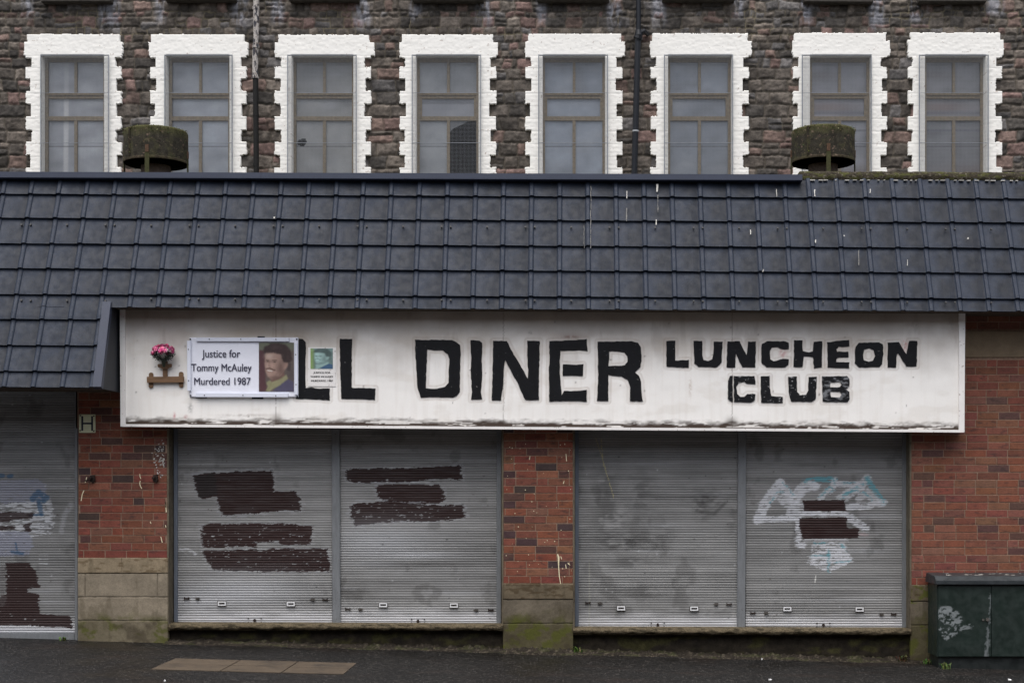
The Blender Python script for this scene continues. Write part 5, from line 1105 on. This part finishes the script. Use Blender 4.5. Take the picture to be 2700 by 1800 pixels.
for ang in (-90, 0, 90, 180):
    a = math.radians(ang); u = Vector((math.cos(a), math.sin(a), 0)); s_ = Vector((-u.y, u.x, 0)) * .025; mb = MB()
    c0 = Vector((vx, YV, 0)) + u * (RV + .001); c1 = c0 + u * .008
    vs = [c0 - s_ + Vector((0, 0, vz)), c0 + s_ + Vector((0, 0, vz)), c1 + s_ + Vector((0, 0, vz)), c1 - s_ + Vector((0, 0, vz))]; hgt = Vector((0, 0, zbot + .06 - vz)); vs += [v + hgt for v in vs]
    mb.add(vs, [(0, 3, 2, 1), (4, 5, 6, 7), (0, 1, 5, 4), (1, 2, 6, 5), (2, 3, 7, 6), (3, 0, 4, 7)]); st = mb.obj('strap', m_strap, vent, label=None)
    mb = MB(); c0 = Vector((vx, YV, zbot + .062)) + u * (RV + .001); vs = [c0 - s_ * .8, c0 + s_ * .8, c0 + s_ * .8 + u * .012, c0 - s_ * .8 + u * .012]; vs += [v + Vector((0, 0, .085)) for v in vs]
    mb.add(vs, [(0, 3, 2, 1), (4, 5, 6, 7), (0, 1, 5, 4), (1, 2, 6, 5), (2, 3, 7, 6), (3, 0, 4, 7)]); mb.obj('bolt_plate', m_rustplate, st)
mb = MB(); mb.box(vx - .42, vx + .42, YV - .42, YV + .42, vz - .025, vz - .0005); mb.obj('base', m_moss, vent)
v2 = copy_tree(vent); v2.location = (XP(2170, YV), YV, vz + .012); v2['label'] = 'mossy drum shaped roof ventilator standing in front of the seventh window'

# ================================================================== WEEDS AND LITTER
def weed(px, py, Y, n, h, cols, lab):
    x = XP(px, Y); z = gz(x); t = MB()
    for i in range(n):
        a = rng.uniform(0, 6.28); l = h * rng.uniform(.5, 1.1); lean = rng.uniform(.2, .9); w_ = rng.uniform(.004, .011); b = Vector((x + rng.gauss(0, h * .25), Y + rng.gauss(0, .02), z)); d = Vector((math.cos(a), math.sin(a) * .6, 0)); s_ = Vector((-d.y, d.x, 0)).normalized() * w_
        p1 = b + d * l * lean * .45 + Vector((0, 0, l * .6)); p2 = b + d * l * lean + Vector((0, 0, l * (.9 - .3 * lean))); cc = tuple(v * rng.uniform(.6, 1.3) for v in lin(*rng.choice(cols)))
        t.add([b - s_ * .4, b + s_ * .4, p1 + s_, p1 - s_, p2], [(0, 1, 2, 3), (3, 2, 4)], cc)
    tag(t.obj('weed', m_weed, origin=(x, Y, z)), lab, 'weed', 'weeds along the foot of the wall')
GRN = [(84, 104, 48), (66, 88, 42), (100, 118, 62)]; DRY = [(98, 76, 48), (80, 62, 42), (70, 78, 40)]
weed(1524, 1722, -.02, 26, .11, GRN, 'small green weed at the corner of the middle brick pier')
weed(168, 1692, -.02, 30, .06, GRN, 'low green weed below the door shutter at far left')
weed(2494, 1765, -.54, 34, .09, GRN, 'green weed tuft in front of the green cabinet')
weed(2445, 1752, -.12, 26, .07, GRN, 'green weed tuft beside the cabinet base')
weed(2382, 1748, -.03, 40, .10, DRY, 'dry brown weed below the right end of the last shutter')
weed(1145, 1722, -.02, 10, .035, DRY, 'tiny dry weed under the second shutter sill')
def scrap(px, py, r, lab):
    d = 16.25; 
    for _ in range(5): x = (px - VX) * d / FPX; d = (1.84 - gz(x) - .006) * FPX / (py - VY)
    Y = d - 16.25; x = (px - VX) * d / FPX; z = gz(x) + .004; mb = MB(); n = 7; base = [(x + r * math.cos(i * .9) * rng.uniform(.7, 1.2), Y + r * math.sin(i * .9) * .8, z + rng.uniform(0, .004)) for i in range(n)]
    top = [(p[0] * .999 + x * .001, p[1], p[2] + rng.uniform(.004, .016)) for p in base]
    mb.add(base + top, [tuple(range(n, 2 * n))] + [(i, (i + 1) % n, (i + 1) % n + n, i + n) for i in range(n)])
    tag(mb.obj('litter', m_paper, origin=(x, Y, z)), lab, 'litter', 'scraps of litter on the pavement')
scrap(2030, 1792, .016, 'white paper scrap on the wet pavement near the bottom edge')
scrap(2009, 1738, .010, 'tiny white scrap by the wall under the mullion')
scrap(2260, 1731, .014, 'pale scrap at the wall foot left of the cabinet')
scrap(2662, 1792, .02, 'pale scrap on the stone slabs in front of the cabinet')
scrap(434, 1795, .010, 'tiny white scrap in front of the sandstone slabs')
